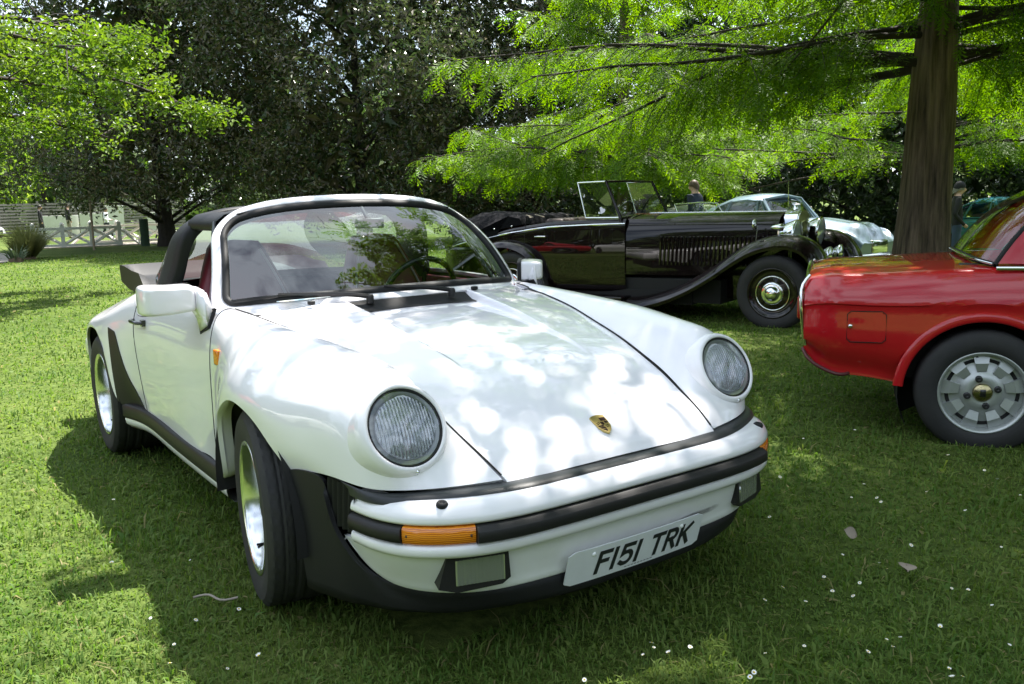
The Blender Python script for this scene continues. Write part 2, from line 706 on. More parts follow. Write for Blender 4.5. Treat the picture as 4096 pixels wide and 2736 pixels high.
me = grass_mesh(300000)
me.materials.append(GRASS)
g = kind(link_obj('grass', me), 'stuff')
g['label'] = 'mown green lawn grass with clover leaves'

# ---- daisies
PETAL = pmat('daisy_petal', (.82, .82, .78), .6)
YOLK = pmat('daisy_eye', (.70, .48, .04), .7)
STEM = pmat('daisy_stem', (.07, .13, .03), .6)
def daisy_mesh(seed):
    r = random.Random(seed)
    V, F, mi = [], [], []
    hgt = r.uniform(.05, .085)
    tv, tf = tube_vf([(0, 0, -.02), (.004, .002, hgt * .5), (.008, .0, hgt)], .0011, 4)
    V += list(tv); F += tf; mi += [2] * len(tf)
    tilt = np.array([r.uniform(-.5, .5), r.uniform(-.5, .5), 1.0]); tilt /= np.linalg.norm(tilt)
    a = np.cross(tilt, (1, 0, 0)); a /= np.linalg.norm(a)
    b = np.cross(tilt, a)
    c = np.array([.008, 0, hgt])
    cup = r.uniform(.0, .9)
    n = 11
    for k in range(n):
        t = 2 * math.pi * k / n
        d = math.cos(t) * a + math.sin(t) * b
        e = -math.sin(t) * a + math.cos(t) * b
        L = .0105 * r.uniform(.85, 1.1)
        i = len(V)
        V += [c + d * .002, c + d * L * .6 + e * .003 + tilt * cup * .004, c + d * L + tilt * cup * .008, c + d * L * .6 - e * .003 + tilt * cup * .004]
        F.append((i, i + 1, i + 2, i + 3)); mi.append(0)
    i = len(V)
    for k in range(8):
        t = 2 * math.pi * k / 8
        V.append(c + (math.cos(t) * a + math.sin(t) * b) * .0042 + tilt * .0012)
    V.append(c + tilt * .004)
    for k in range(8):
        F.append((i + k, i + (k + 1) % 8, i + 8)); mi.append(1)
    me = new_mesh('daisy', V, F, False)
    for m in (PETAL, YOLK, STEM):
        me.materials.append(m)
    me.polygons.foreach_set('material_index', mi)
    return me


DM = [daisy_mesh(k) for k in range(6)]
rd = random.Random(21)
cnt = 0
while cnt < 140:
    d = 1.75 * (4.9 / 1.75)**(rd.random()**1.15)
    az = math.radians(rd.uniform(112, 176) if rd.random() < .25 else rd.uniform(112, 158))
    x, y = CAM_POS[0] + d * math.cos(az), CAM_POS[1] + d * math.sin(az)
    if x < .95 and abs(y) < .92 and x > -3.3:
        continue
    if abs(y) < .3 and x < 1.0:
        continue
    if rd.random() > .35 + .65 * (math.sin(x * 4 + 2) * math.sin(y * 3.4) > -.2):
        continue
    o = link_obj('daisy', DM[rd.randrange(6)])
    o.location = (x, y, float(ground_z(x, y)) - .006)
    o.rotation_euler = (0, 0, rd.uniform(0, 6.28))
    s = rd.uniform(.48, .78)
    o.scale = (s, s, s)
    tag(o, 'small white daisy growing in the short grass', 'daisy', 'daisies scattered over the lawn')
    cnt += 1
# ---- dry leaves and a twig
DRY = pmat('dry_leaf', (.30, .25, .20), .8, noise=(40, .6, (.2, .16, .12)))
def dry_leaf(label, loc, size, rz, tilt):
    V, F = [], []
    for i in range(7):
        t = i / 6
        w = .42 * math.sin(math.pi * min(1, t * 1.02 + .02))**.8
        for q in (-1, 0, 1):
            V.append(((t - .5) * size, q * w * size, .12 * size * abs(q) + .10 * size * math.sin(t * 3) + .004))
    o = mesh('dry_leaf', V, gfaces(7, 3), DRY)
    o.location = loc
    o.rotation_euler = (tilt, tilt * .6, rz)
    return tag(o, label, 'leaf')


dry_leaf('pale dry leaf standing up in the grass nearer the red car', (.885, 1.06, .035), .055, 1.0, .9)
dry_leaf('curled brown dry leaf lying flat in the grass below the pale one', (1.175, .95, .025), .07, 2.2, .15)
dry_leaf('dry leaf in the grass at the foot of the daisies by the bumper', (1.60, -.08, .02), .045, .4, .3)
V, F = tube_vf(curve([(.0, 0, 0), (.05, .01, .008), (.10, -.01, .004), (.15, .012, .006)], 10), .004, 5)
tw_ = mesh('twig', V, F, pmat('twig_bark', (.30, .26, .22), .8))
tw_.location = (-.06, -1.02, .045)
tw_.rotation_euler = (0, 0, .75)
tag(tw_, 'short broken twig in the shaded grass beside the front wheel', 'twig')
# ================================================================ the white sports car
def mirror_full(P):
    """half curve from the centre outwards (y >= 0) to a full one from +y to -y"""
    P = np.asarray(P, float)
    return np.concatenate([P[::-1], (P * np.array([1, -1, 1]))[1:]])


def smoothstep(a, b, x):
    t = np.clip((x - a) / (b - a), 0, 1)
    return t * t * (3 - 2 * t)


SEAM_X = np.array([.820, .74, .65, .56, .46, .30, .12, -.06, -.22, -.36, -.46, -.60])
WING = [  # rows from the nose seam to the door seam, columns from bonnet edge to wheel arch
    [(.820, .404, .532), (.775, .555, .530), (.720, .672, .532), (.655, .738, .538), (.56, .772, .546), (.44, .793, .538), (.300, .812, .513)],
    [(.74, .422, .578), (.712, .560, .603), (.700, .675, .603), (.635, .748, .602), (.52, .785, .592), (.39, .812, .575), (.275, .825, .545)],
    [(.65, .436, .620), (.668, .560, .690), (.655, .680, .690), (.600, .757, .675), (.47, .797, .645), (.34, .825, .610), (.240, .838, .578)],
    [(.56, .448, .662), (.612, .568, .780), (.598, .675, .772), (.530, .758, .735), (.40, .806, .685), (.275, .838, .645), (.190, .848, .615)],
    [(.46, .456, .704), (.510, .568, .818), (.470, .680, .805), (.390, .768, .758), (.29, .822, .708), (.200, .849, .673), (.135, .855, .643)],
    [(.30, .478, .757), (.300, .588, .842), (.280, .692, .832), (.230, .784, .780), (.165, .838, .726), (.110, .858, .690), (.075, .861, .662)],
    [(.12, .517, .793), (.110, .612, .858), (.095, .704, .848), (.065, .792, .795), (.038, .842, .738), (.016, .860, .700), (.000, .864, .671)],
    [(-.06, .558, .825), (-.065, .638, .868), (-.075, .716, .856), (-.085, .790, .803), (-.095, .838, .740), (-.098, .857, .692), (-.098, .860, .656)],
    [(-.22, .590, .847), (-.22, .655, .876), (-.225, .725, .860), (-.225, .786, .800), (-.218, .824, .722), (-.206, .847, .656), (-.200, .852, .612)],
    [(-.36, .612, .864), (-.36, .668, .884), (-.36, .730, .861), (-.350, .782, .788), (-.335, .807, .680), (-.312, .826, .575), (-.300, .836, .511)],
    [(-.46, .628, .876), (-.455, .677, .888), (-.45, .734, .860), (-.435, .780, .770), (-.418, .795, .620), (-.385, .804, .460), (-.358, .812, .335)],
    [(-.60, .650, .889), (-.59, .690, .892), (-.56, .738, .862), (-.525, .777, .755), (-.520, .785, .590), (-.515, .787, .450), (-.500, .786, .325)]]
DOOR = [
    WING[-1],
    [(-.80, .663, .905), (-.80, .700, .905), (-.79, .745, .872), (-.78, .781, .755), (-.78, .791, .590), (-.78, .790, .450), (-.78, .786, .325)],
    [(-1.20, .672, .915), (-1.20, .706, .914), (-1.20, .751, .877), (-1.20, .788, .755), (-1.20, .797, .590), (-1.20, .794, .450), (-1.20, .786, .325)],
    [(-1.50, .672, .917), (-1.50, .709, .914), (-1.50, .758, .875), (-1.50, .800, .757), (-1.50, .804, .590), (-1.50, .797, .450), (-1.50, .786, .325)],
    [(-1.62, .671, .914), (-1.62, .711, .908), (-1.62, .766, .868), (-1.62, .812, .757), (-1.62, .813, .590), (-1.62, .801, .450), (-1.62, .788, .325)]]
REAR = [
    DOOR[-1],
    [(-1.80, .666, .906), (-1.80, .720, .888), (-1.80, .785, .848), (-1.80, .836, .757), (-1.80, .842, .600), (-1.80, .828, .450), (-1.80, .802, .325)],
    [(-1.95, .655, .885), (-1.95, .722, .858), (-1.95, .798, .815), (-1.945, .857, .752), (-1.93, .872, .630), (-1.915, .872, .480), (-1.905, .865, .345)],
    [(-2.08, .640, .862), (-2.08, .715, .836), (-2.08, .798, .792), (-2.085, .866, .738), (-2.08, .887, .670), (-2.06, .889, .620), (-2.03, .885, .580)],
    [(-2.272, .615, .832), (-2.272, .700, .812), (-2.272, .788, .768), (-2.272, .860, .726), (-2.272, .886, .698), (-2.272, .892, .684), (-2.272, .890, .672)],
    [(-2.46, .575, .800), (-2.46, .675, .782), (-2.47, .772, .742), (-2.475, .846, .698), (-2.48, .876, .655), (-2.495, .884, .615), (-2.515, .880, .580)],
    [(-2.64, .53, .765), (-2.65, .645, .748), (-2.66, .750, .712), (-2.66, .824, .655), (-2.66, .852, .570), (-2.65, .860, .460), (-2.635, .858, .345)],
    [(-2.90, .47, .715), (-2.92, .58, .695), (-2.94, .68, .652), (-2.94, .76, .58), (-2.92, .79, .50), (-2.88, .80, .42), (-2.85, .80, .33)],
    [(-3.12, .40, .64), (-3.16, .50, .61), (-3.16, .60, .56), (-3.15, .68, .50), (-3.12, .71, .44), (-3.08, .72, .38), (-3.05, .72, .33)]]

car = tag(empty('sports_car', (0, 0, 0)),
          'white open-top sports car with round headlamps and black bumper strip in the foreground', 'car')
REF = (-0.6, 0, 0.45)
ALLROWS = WING + DOOR[1:] + REAR[1:]
BODY = Surf(ALLROWS)
nW, nD = 11, 15                                     # row numbers of the door seams


def body_patch(u0, u1, v0, v1, nu, nv):
    return BODY(np.linspace(u0, u1, nu), np.linspace(v0, v1, nv))


for mir in (False, True):
    G = body_patch(0, nW - .025, .035, 6, 90, 44)
    w = panel('front_wing', G, WHITE, car, .016, mirror=mir, ref=REF)
    # side marker lamp on the wing
    d = panel('door', body_patch(nW + .02, nD - .025, .02, 6, 44, 36), WHITE, car, .016, mirror=mir, ref=REF)
    panel('rear_wing', body_patch(nD + .025, 23, .0, 6, 70, 40), WHITE, car, .016, mirror=mir, ref=REF)
    sy = -1 if mir else 1
    # indicator repeater
    c = BODY(np.array([9.55]), np.array([3.25]))[0, 0] * np.array([1, sy, 1])
    rep = box('side_repeater', (-.022, -.008, -.028), (.022, .012, .028), AMBER, w, .006, 2,
              rot=rotz(math.radians(-8 * sy)) @ (np.eye(3)), loc=tuple(c + np.array([0, 0, 0])))
    # door handle
    hb = BODY(np.array([14.3]), np.array([2.95]))[0, 0] * np.array([1, sy, 1])
    P = [hb + np.array([dx, sy * oy, dz]) for dx, oy, dz in ((.075, -.004, 0), (.07, .022, .002), (.03, .034, .003), (-.04, .034, .002), (-.075, .02, 0), (-.08, -.004, 0))]
    V, F = tube_vf(curve(P, 16), .0085, 8)
    V2, F2 = box_vf(hb + np.array([.045, -.006 if sy > 0 else -.01, -.014]), hb + np.array([.085, .01 if sy > 0 else .006, .014]), len(V))
    mesh('handle', np.concatenate([V, V2]), F + F2, GLOSSBLACK, d, auto=40)
    # wheel arch lips turned in
    arch = BODY(np.linspace(0, nW - .4, 60), np.array([6.0]))[:, 0] * np.array([1, sy, 1])
    panel('arch_lip', np.array([arch + np.array([0, -sy * o, zz]) for o, zz in ((0.0, 0.0), (.004, -.004), (.03, -.002), (.05, .004))]), WHITE, w, 0)
    # black wheel housings
    for cx, yo, r in ((0, .83, .385), (-2.272, .86, .39)):
        th = np.linspace(math.radians(-6), math.radians(186), 40)
        Gw = np.array([[(cx + r * math.cos(t), sy * y, .31 + r * math.sin(t)) for y in (yo, yo - .2, .45)] for t in th])
        o = panel('wheel_housing', Gw, DARK, car, 0)
        Gd = np.array([[(cx + q * math.cos(t), sy * .45, .31 + q * math.sin(t)) for q in (r, .02)] for t in th])
        mesh('inner_disc', Gd.reshape(-1, 3), gfaces(40, 2), DARK, o)
    # sill: black rubbing strip with white sill below
    P = np.array([(-.43, .785, 0), (-.8, .790, 0), (-1.3, .792, 0), (-1.62, .795, 0), (-1.75, .81, 0), (-1.88, .842, 0)]) * np.array([1, sy, 1])
    Pc = curve(P, 40)
    prof = [(-.02, .330), (.004, .328), (.010, .318), (.010, .268), (.004, .256), (-.02, .254)]
    panel('sill_strip', sweep(Pc, prof, out=sy), TRIM, car, 0, ref=(-1, 0, .3))
    prof = [(-.004, .262), (.001, .25), (-.004, .225), (-.03, .200), (-.12, .19)]
    panel('sill', sweep(Pc, prof, out=sy), WHITE, car, 0, ref=(-1, 0, .3))
    # black stone guard on the rear wing
    Gs = BODY(np.array([15.55, 15.9, 16.3, 16.7, 16.93, 16.97]), np.linspace(0, 6, 60))
    top = [3.9, 3.62, 3.42, 3.32, 3.30, 3.30]
    rows = []
    for i, u in enumerate(np.linspace(15.30, 16.97, 30)):
        # the guard rises towards the arch
        v0 = np.interp(u, [15.30, 15.55, 15.85, 16.12, 16.34, 16.42, 17.0], [5.95, 5.5, 4.9, 4.2, 3.62, 3.5, 3.45])
        vv = np.linspace(v0, 5.98, 14)
        rows.append(BODY(np.array([u + .00]), vv)[0])
    Gs = np.array(rows)
    Nn = normals(Gs)
    if (Nn * (Gs - np.array(REF))).sum() < 0:
        Nn = -Nn
    panel('stone_guard', Gs + Nn * .004, TRIM, car, .006, mirror=mir, ref=REF)

# dark shut lines round bonnet and doors
for sy in (-1, 1):
    for nm, L in (('door_gap', BODY(np.array([float(nW)]), np.linspace(.1, 6, 40))[0]), ('door_gap', BODY(np.array([float(nD)]), np.linspace(.1, 6, 40))[0])):
        tube(nm, L * np.array([1, sy, 1]), .0022, DARK, car, 5)

# ---- bonnet
ux = np.concatenate([np.linspace(.832, .76, 10), np.linspace(.75, -.415, 70)])
sy_ = nspl(-SEAM_X, np.array([r[0] for r in WING]), -np.clip(ux, -.6, .82))
rows = []
for x, s in zip(ux, sy_):
    ys, zs = s[1] - .0035, s[2]
    if x > .82:
        zs -= (x - .82) * .9
    cr = np.interp(x, [-.45, -.3, 0, .2, .4, .6, .75, .82, .835], [.040, .036, .028, .019, .020, .027, .028, .012, .004])
    y = np.concatenate([np.linspace(-ys, -.30, 14), np.linspace(-.295, -.225, 18), np.linspace(-.22, .22, 23), np.linspace(.225, .295, 18), np.linspace(.30, ys, 14)])
    z = zs + cr * (1 - (y / ys)**2)
    yw = np.interp(x, [-.42, .45], [.272, .246])
    dep = np.interp(x, [-.42, -.30, .1, .45], [.036, .032, .014, 0])
    z -= dep * (1 - smoothstep(yw - .012, yw + .008, np.abs(y)))
    # nose edge bends forward in the middle
    xx = x + (.006 * (1 - (y / .42)**2) if x > .8 else 0) - (.045 * smoothstep(.0, .65, np.abs(y)) if x < -.36 else 0) * smoothstep(-.34, -.415, x)
    rows.append(np.stack([np.full_like(y, 1) * xx, y, z], -1))
bonnet = panel('bonnet', np.array(rows), WHITE, car, .016, ref=REF)
for e_, sy in ((0, -1), (-1, 1)):
    ed = np.array(rows)[3:, e_] + np.array([0, sy * .0025, .0022])
    tail_ = BODY(np.linspace(10.2, 11, 6), np.array([.0]))[:, 0] * np.array([1, sy, 1]) + np.array([0, 0, .0022])
    tube('bonnet_gap', np.concatenate([ed, tail_[tail_[:, 0] < ed[-1][0] - .01]]), .0027, DARK, car, 5)
# air intake slot at the back of the recess
yv = np.linspace(-.262, .262, 20)
zt = .896 - .03 * (yv / .65)**2
V = np.concatenate([np.stack([np.full(20, -.335), yv, zt - .0285], -1), np.stack([np.full(20, -.375), yv, zt - .0225], -1), np.stack([np.full(20, -.409) - .17 * np.abs(yv / .672)**2.2, yv, zt + .0035], -1)])
mesh('air_vent', V, gfaces(3, 20, flip=True), DARK, bonnet)
# scuttle panel in front of the windscreen
Gc = []
yy_ = np.concatenate([np.linspace(-.672, -.285, 12), np.linspace(-.27, .27, 21), np.linspace(.285, .672, 12)])
for k, (xo, zo) in enumerate(((-.34, -.012), (-.385, -.006), (-.42, .000), (-.44, .001), (-.48, .002), (-.53, -.004), (-.57, -.02))):
    row = []
    for y in yy_:
        t = y / .672
        x_, z_ = (xo, zo) if abs(y) > .28 else (min(xo, -.412 - .002 * k), max(zo, 0) if k < 3 else zo)
        row.append((x_ - .17 * abs(t)**2.2 - .03 * t * t, y, .902 + z_ - .022 * t * t))
    Gc.append(row)
panel('scuttle', np.array(Gc), WHITE, car, 0, ref=REF)
# badge
bd = empty('badge', (0, 0, 0))
bd.parent = bonnet
bn = np.array([.50, 0, .866])
bx = np.array([-.866, 0, .50])
by = np.array([0, 1.0, 0])
bo = np.array([.752, .0, .5995])


def on_badge(pts, h):
    return np.array([bo + bx * b + by * a + bn * h for a, b in pts])


def badge_piece(name, pts, h, mat):
    n = len(pts)
    V = np.concatenate([on_badge(pts, h), on_badge(pts, -.004)])
    F = [tuple(range(n))] + [(i, n + i, n + (i + 1) % n, (i + 1) % n) for i in range(n)]
    me = new_mesh(name, V, F, False)
    bm = bmesh.new(); bm.from_mesh(me); bmesh.ops.recalc_face_normals(bm, faces=bm.faces); bm.to_mesh(me); bm.free()
    return link_obj(name, me, bonnet, mat)


GOLD = pmat('badge_gold', (0.62, 0.47, 0.18), 0.3, metal=0.8)
BDARK = pmat('badge_enamel', (0.035, 0.014, 0.012), 0.25, coat=0.5)
sh = [(-.026, .034), (-.014, .038), (0, .0395), (.014, .038), (.026, .034), (.0265, .01), (.023, -.012), (.014, -.027), (0, -.038), (-.014, -.027), (-.023, -.012), (-.0265, .01)]
bpy.data.objects.remove(bd)
badge_piece('badge', sh, .004, GOLD)
for q in ([(.001, .026), (.022, .025), (.0235, .012), (.001, .012)], [(.010, .010), (.0235, .010), (.023, .001), (.010, .001)],
          [(-.0225, -.005), (-.003, -.005), (-.003, -.011), (-.0205, -.011)], [(-.0195, -.013), (-.001, -.013), (-.001, -.019), (-.0165, -.019)],
          [(-.015, -.021), (-.001, -.021), (-.001, -.031), (-.006, -.030)], [(-.006, .008), (.006, .008), (.005, -.002), (0, -.006), (-.005, -.002)]):
    badge_piece('badge_enamel', q, .0048, BDARK)
for q in ([(-.021, .006), (-.010, .010), (-.009, .008), (-.020, .004)], [(-.021, .001), (-.010, .004), (-.009, .002), (-.020, -.001)],
          [(.004, -.008), (.018, -.006), (.018, -.008), (.005, -.010)], [(.004, -.014), (.015, -.013), (.014, -.015), (.004, -.016)]):
    badge_piece('badge_antler', q, .0046, BDARK)

# ---- headlamps
LN = np.array([math.cos(math.radians(27)), 0, math.sin(math.radians(27))])
REFL = pmat('lamp_reflector', (0.85, 0.87, 0.90), 0.30, metal=.75, noise=(30, .4, (0.62, .66, .72)))
FLUTE = MATS.get('fluted')
if FLUTE is None:
    FLUTE = bpy.data.materials.new('fluted_glass')
    FLUTE.use_nodes = True
    nt = FLUTE.node_tree
    nt.nodes.clear()
    out = nt.nodes.new('ShaderNodeOutputMaterial')
    mx = nt.nodes.new('ShaderNodeMixShader')
    mx.inputs[0].default_value = .30
    tr = nt.nodes.new('ShaderNodeBsdfTransparent')
    gl = nt.nodes.new('ShaderNodeBsdfGlossy')
    gl.inputs['Roughness'].default_value = .12
    tc = nt.nodes.new('ShaderNodeTexCoord')
    wv = nt.nodes.new('ShaderNodeTexWave')
    wv.bands_direction = 'Y'
    wv.inputs['Scale'].default_value = 33
    wv.inputs['Distortion'].default_value = 1.6
    wv.inputs['Detail'].default_value = 1
    nt.links.new(tc.outputs['Object'], wv.inputs['Vector'])
    rp = nt.nodes.new('ShaderNodeValToRGB')
    rp.color_ramp.elements[0].color = (.55, .58, .60, 1)
    rp.color_ramp.elements[1].color = (.97, .98, .99, 1)
    nt.links.new(wv.outputs['Fac'], rp.inputs['Fac'])
    nt.links.new(rp.outputs['Color'], tr.inputs[0])
    bu = nt.nodes.new('ShaderNodeBump')
    bu.inputs['Strength'].default_value = .8
    bu.inputs['Distance'].default_value = .004
    nt.links.new(wv.outputs['Fac'], bu.inputs['Height'])
    nt.links.new(bu.outputs['Normal'], gl.inputs['Normal'])
    nt.links.new(tr.outputs[0], mx.inputs[1])
    nt.links.new(gl.outputs[0], mx.inputs[2])
    nt.links.new(mx.outputs[0], out.inputs['Surface'])
BULB = pmat('bulb_shield', (.05, .05, .055), .3, metal=.6)
for s in (-1, 1):
    lc = np.array([.681, s * .62, .684])
    Rm = roty(math.radians(-27))                     # lathe axis x towards LN
    hl = lathe('headlamp', [(.1065, -.004), (.108, .004), (.113, .007), (.121, .002), (.129, -.012), (.1335, -.035), (.137, -.10)], WHITE, car, 64, 'x', lc, Rm)
    lathe('seal', [(.100, -.002), (.104, .003), (.1075, .002), (.1075, -.02)], RUBBER, hl, 64, 'x', lc, Rm)
    r_ = np.linspace(.1035, 0.0008, 12)
    lathe('lens', [(r, .001 + .020 * (1 - (r / .1035)**2)) for r in r_], LENS, hl, 64, 'x', lc, Rm)
    r2 = np.linspace(.0845, 0.0008, 10)
    lathe('fluted_lens', [(r, .002 + .010 * (1 - (r / .0845)**2)) for r in r2] + [(.0008, .006), (.04, .003), (.0845, -.002)], FLUTE, hl, 48, 'x', lc, Rm)
    lathe('rim_plate', [(.104, -.001), (.094, -.004), (.0855, -.008), (.0845, -.012)], pmat('lamp_rim', (.30, .31, .33), .35, metal=.5), hl, 48, 'x', lc, Rm)
    r3 = np.linspace(.0855, .012, 10)
    lathe('reflector', [(r, -.012 - .06 * (1 - (r / .0855)**2)) for r in r3] + [(.0005, -.072)], REFL, hl, 40, 'x', lc, Rm)
    lathe('bulb', [(.0005, -.018), (.010, -.020), (.014, -.028), (.013, -.06)], BULB, hl, 20, 'x', lc, Rm)
    sc = lc + Rm @ np.array([.004, 0, -.122])
    lathe('screw', [(.0005, .003), (.004, .003), (.005, 0), (.005, -.01)], CHROME, hl, 10, 'x', sc, Rm)

# ---- bumper and everything that hangs on it
bp_half = [(.937, 0), (.937, .15), (.935, .30), (.928, .42), (.903, .537), (.85, .637), (.80, .690), (.727, .731), (.667, .748), (.607, .757)]
BPATH = curve(mirror_full([(x, y, 0) for x, y in bp_half]), 161)
bcum = chord(BPATH)
bcum -= bcum[-1] / 2


def bslice(s0, s1, n=40):
    q = np.linspace(min(s0, s1), max(s0, s1), n)
    return np.stack([np.interp(q, bcum, BPATH[:, k]) for k in range(3)], -1)


S_END = bcum[-1]
# path runs from +y to -y, so the outward side is to its left: out=-1
bumper = panel('bumper', sweep(BPATH, [(-.070, .514), (-.052, .515), (-.040, .515), (-.024, .509), (-.011, .498), (-.003, .484), (0, .472), (-.003, .465), (-.016, .462), (-.03, .461)], out=-1), WHITE, car, 0, ref=(.3, 0, .46))
panel('bumper_lower_bar', sweep(BPATH, [(-.03, .4115), (-.008, .411), (-.001, .407), (.002, .398), (.001, .386), (-.006, .376), (-.02, .371), (-.05, .369)], out=-1), WHITE, bumper, 0, ref=(.3, 0, .39))
panel('bumper_channel', sweep(BPATH, [(-.028, .464), (-.026, .44), (-.028, .408)], out=-1), DARK, bumper, 0, ref=(.3, 0, .44))
for s in (-1, 1):                                    # rounded end caps against the bellows
    pass
panel('impact_strip', sweep(bslice(-.55, .55, 60), [(-.03, .4605), (.003, .4600), (.005, .4590), (.019, .4495), (.0205, .4475), (.0205, .4220), (.019, .4200), (.006, .4130), (-.03, .412)], out=-1), TRIM, bumper, .02, ref=(.3, 0, .44))
for s in (-1, 1):
    a, b = s * .552, s * .742
    il = panel('front_indicator', sweep(bslice(a, b, 24), [(-.03, .4600), (-.004, .4590), (.001, .455), (.003, .436), (.001, .417), (-.004, .4130), (-.03, .412)], out=-1), AMBER, bumper, .01, ref=(.3, 0, .44))
    for q in (a + s * .012, b - s * .012):
        p = bslice(q, q + .001, 2)[0]
        lathe('screw', [(.0005, .006), (.004, .006), (.0045, 0)], pmat('dark_screw', (.06, .03, .02), .5), il, 8, 'x', p + np.array([-.002, 0, .436]))
    panel('impact_strip', sweep(bslice(s * .744, s * S_END, 30), [(-.03, .4605), (-.002, .459), (.008, .453), (.011, .436), (.008, .419), (-.004, .4130), (-.03, .412)], out=-1), TRIM, bumper, .01, ref=(.3, 0, .44))
    # headlamp washer
    lathe('washer_jet', [(.0005, .002), (.006, .003), (.008, .006), (.012, .006), (.016, .001), (.016, -.006)], RUBBER, bumper, 16, 'z', (.835, s * .606, .5125), roty(.2))
# rubber gap filler between bonnet and bumper
ru = curve(mirror_full([(.832, 0, .522), (.831, .2, .523), (.822, .40, .525), (.787, .529, .524), (.745, .638, .524), (.703, .706, .526), (.667, .735, .530), (.632, .751, .534), (.57, .768, .542)]), 121)
bt = curve(mirror_full([(.893, 0, .514), (.892, .2, .514), (.885, .38, .514), (.852, .50, .514), (.803, .607, .514), (.758, .680, .514), (.713, .722, .515), (.665, .746, .517), (.61, .757, .520)]), 121)
Gr = np.array([ru + np.array([-.02, 0, -.002]), ru + np.array([0, 0, .001]), ru * .6 + bt * .4 + np.array([0, 0, .003]), ru * .15 + bt * .85 + np.array([0, 0, .002]), bt + np.array([0, 0, -.012])])
panel('gap_rubber', Gr, pmat('gap_rubber', (.020, .022, .025), .40, spec=.4, noise=(7, .6, (.030, .032, .036)), bump=(300, .03)), car, 0, ref=(.5, 0, .3))
# valance below the bumper
vt = curve(mirror_full([(.905, 0, .374), (.903, .2, .374), (.888, .42, .374), (.845, .58, .374), (.805, .655, .374), (.755, .70, .376), (.67, .733, .380), (.60, .748, .380), (.548, .755, .380)]), 101)
vb = curve(mirror_full([(.880, 0, .250), (.880, .2, .250), (.868, .38, .250), (.838, .50, .250), (.79, .58, .251), (.735, .635, .253), (.665, .678, .262), (.605, .712, .295), (.553, .752, .372)]), 101)
mid = lambda t, o: vt * (1 - t) + vb * t + np.array([o, 0, 0])
Gv = np.array([mid(0, 0), mid(.2, .004), mid(.45, .005), mid(.7, .004), mid(.85, .006), mid(.95, .010), mid(1.0, .006)])
valance = panel('valance', Gv, pmat('valance_paint', (.74, .74, .73), .4, coat=.6, noise=(5, .7, (.64, .64, .60))), car, .01, ref=(.3, 0, .3))
# black chin spoiler running back to the wheel arch
st = curve(mirror_full([(.884, 0, .252), (.884, .2, .252), (.872, .38, .252), (.842, .50, .252), (.794, .58, .253), (.739, .637, .255), (.668, .682, .264), (.607, .722, .300), (.562, .760, .372), (.530, .778, .45), (.500, .788, .530), (.44, .800, .538), (.36, .811, .529), (.302, .818, .514)]), 141)
sb = curve(mirror_full([(.885, 0, .182), (.883, .2, .182), (.860, .33, .180), (.830, .43, .180), (.785, .535, .178), (.725, .613, .178), (.655, .680, .178), (.60, .713, .178), (.565, .735, .178), (.52, .755, .176), (.464, .772, .174), (.42, .785, .172), (.385, .792, .17), (.355, .796, .17)]), 141)
Gk = np.array([st, st * .97 + sb * .03 + np.array([.004, 0, 0]), st * .7 + sb * .3 + np.array([.008, 0, 0]), st * .35 + sb * .65 + np.array([.012, 0, 0]), st * .1 + sb * .9 + np.array([.010, 0, 0]), sb, sb * np.array([.96, .95, 1])])
panel('chin_spoiler', Gk, RUBBER, car, .012, ref=(.3, 0, .25))
# bellows at the bumper ends
for s in (-1, 1):
    rows = []
    for i, t in enumerate(np.linspace(0, 1, 45)):
        x = .628 - .115 * t
        o = .005 * math.cos(t * 2 * math.pi * 5.5)
        y = np.interp(t, [0, .5, 1], [.747, .764, .779])
        zs_ = np.linspace(.531 + .012 * t, .395 + .02 * t, 12)
        rows.append([(x - .02 * k + .0 * t, s * (y + o + .006 * math.sin(k / 11 * math.pi) - .012 * (k / 11)), z) for k, z in ((k / 1.0 * .09, z) for k, z in enumerate(zs_))])
    panel('bellows', np.array(rows), RUBBER, bumper, 0, ref=(.5, 0, .45))
# fog lamps
for s in (-1, 1):
    fa = math.radians(17) * s
    Rf = rotz(fa)
    org = np.array([.853, s * .515, .322])
    pl = [(-.078, .044), (.088, .048), (.112, -.036), (.062, -.052), (-.06, -.046), (-.083, -.03)]
    pl = [(a * (s), b) for a, b in pl]
    V = []
    for d in (-.05, .016):
        for a, b in pl:
            V.append(Rf @ np.array([d, a, b]) + org)
    n = len(pl)
    F = [tuple(range(n, 2 * n))] + [(i, (i + 1) % n, n + (i + 1) % n, n + i) for i in range(n)]
    me = new_mesh('fog_lamp', np.array(V), F, False)
    bm = bmesh.new(); bm.from_mesh(me); bmesh.ops.recalc_face_normals(bm, faces=bm.faces); bm.to_mesh(me); bm.free()
    fl = link_obj('fog_lamp', me, valance, TRIM)
    yy = np.linspace(-.066, .066, 34) * s
    Gf = np.array([[Rf @ np.array([.019 + .0012 * math.cos(i * 2.4), y, z]) + org for z in (.036, .0, -.032)] for i, y in enumerate(yy)])
    panel('fog_lens', Gf, pmat('fog_glass', (.44, .45, .41), .14, metal=.7), fl, .004, ref=(.3, 0, .32))

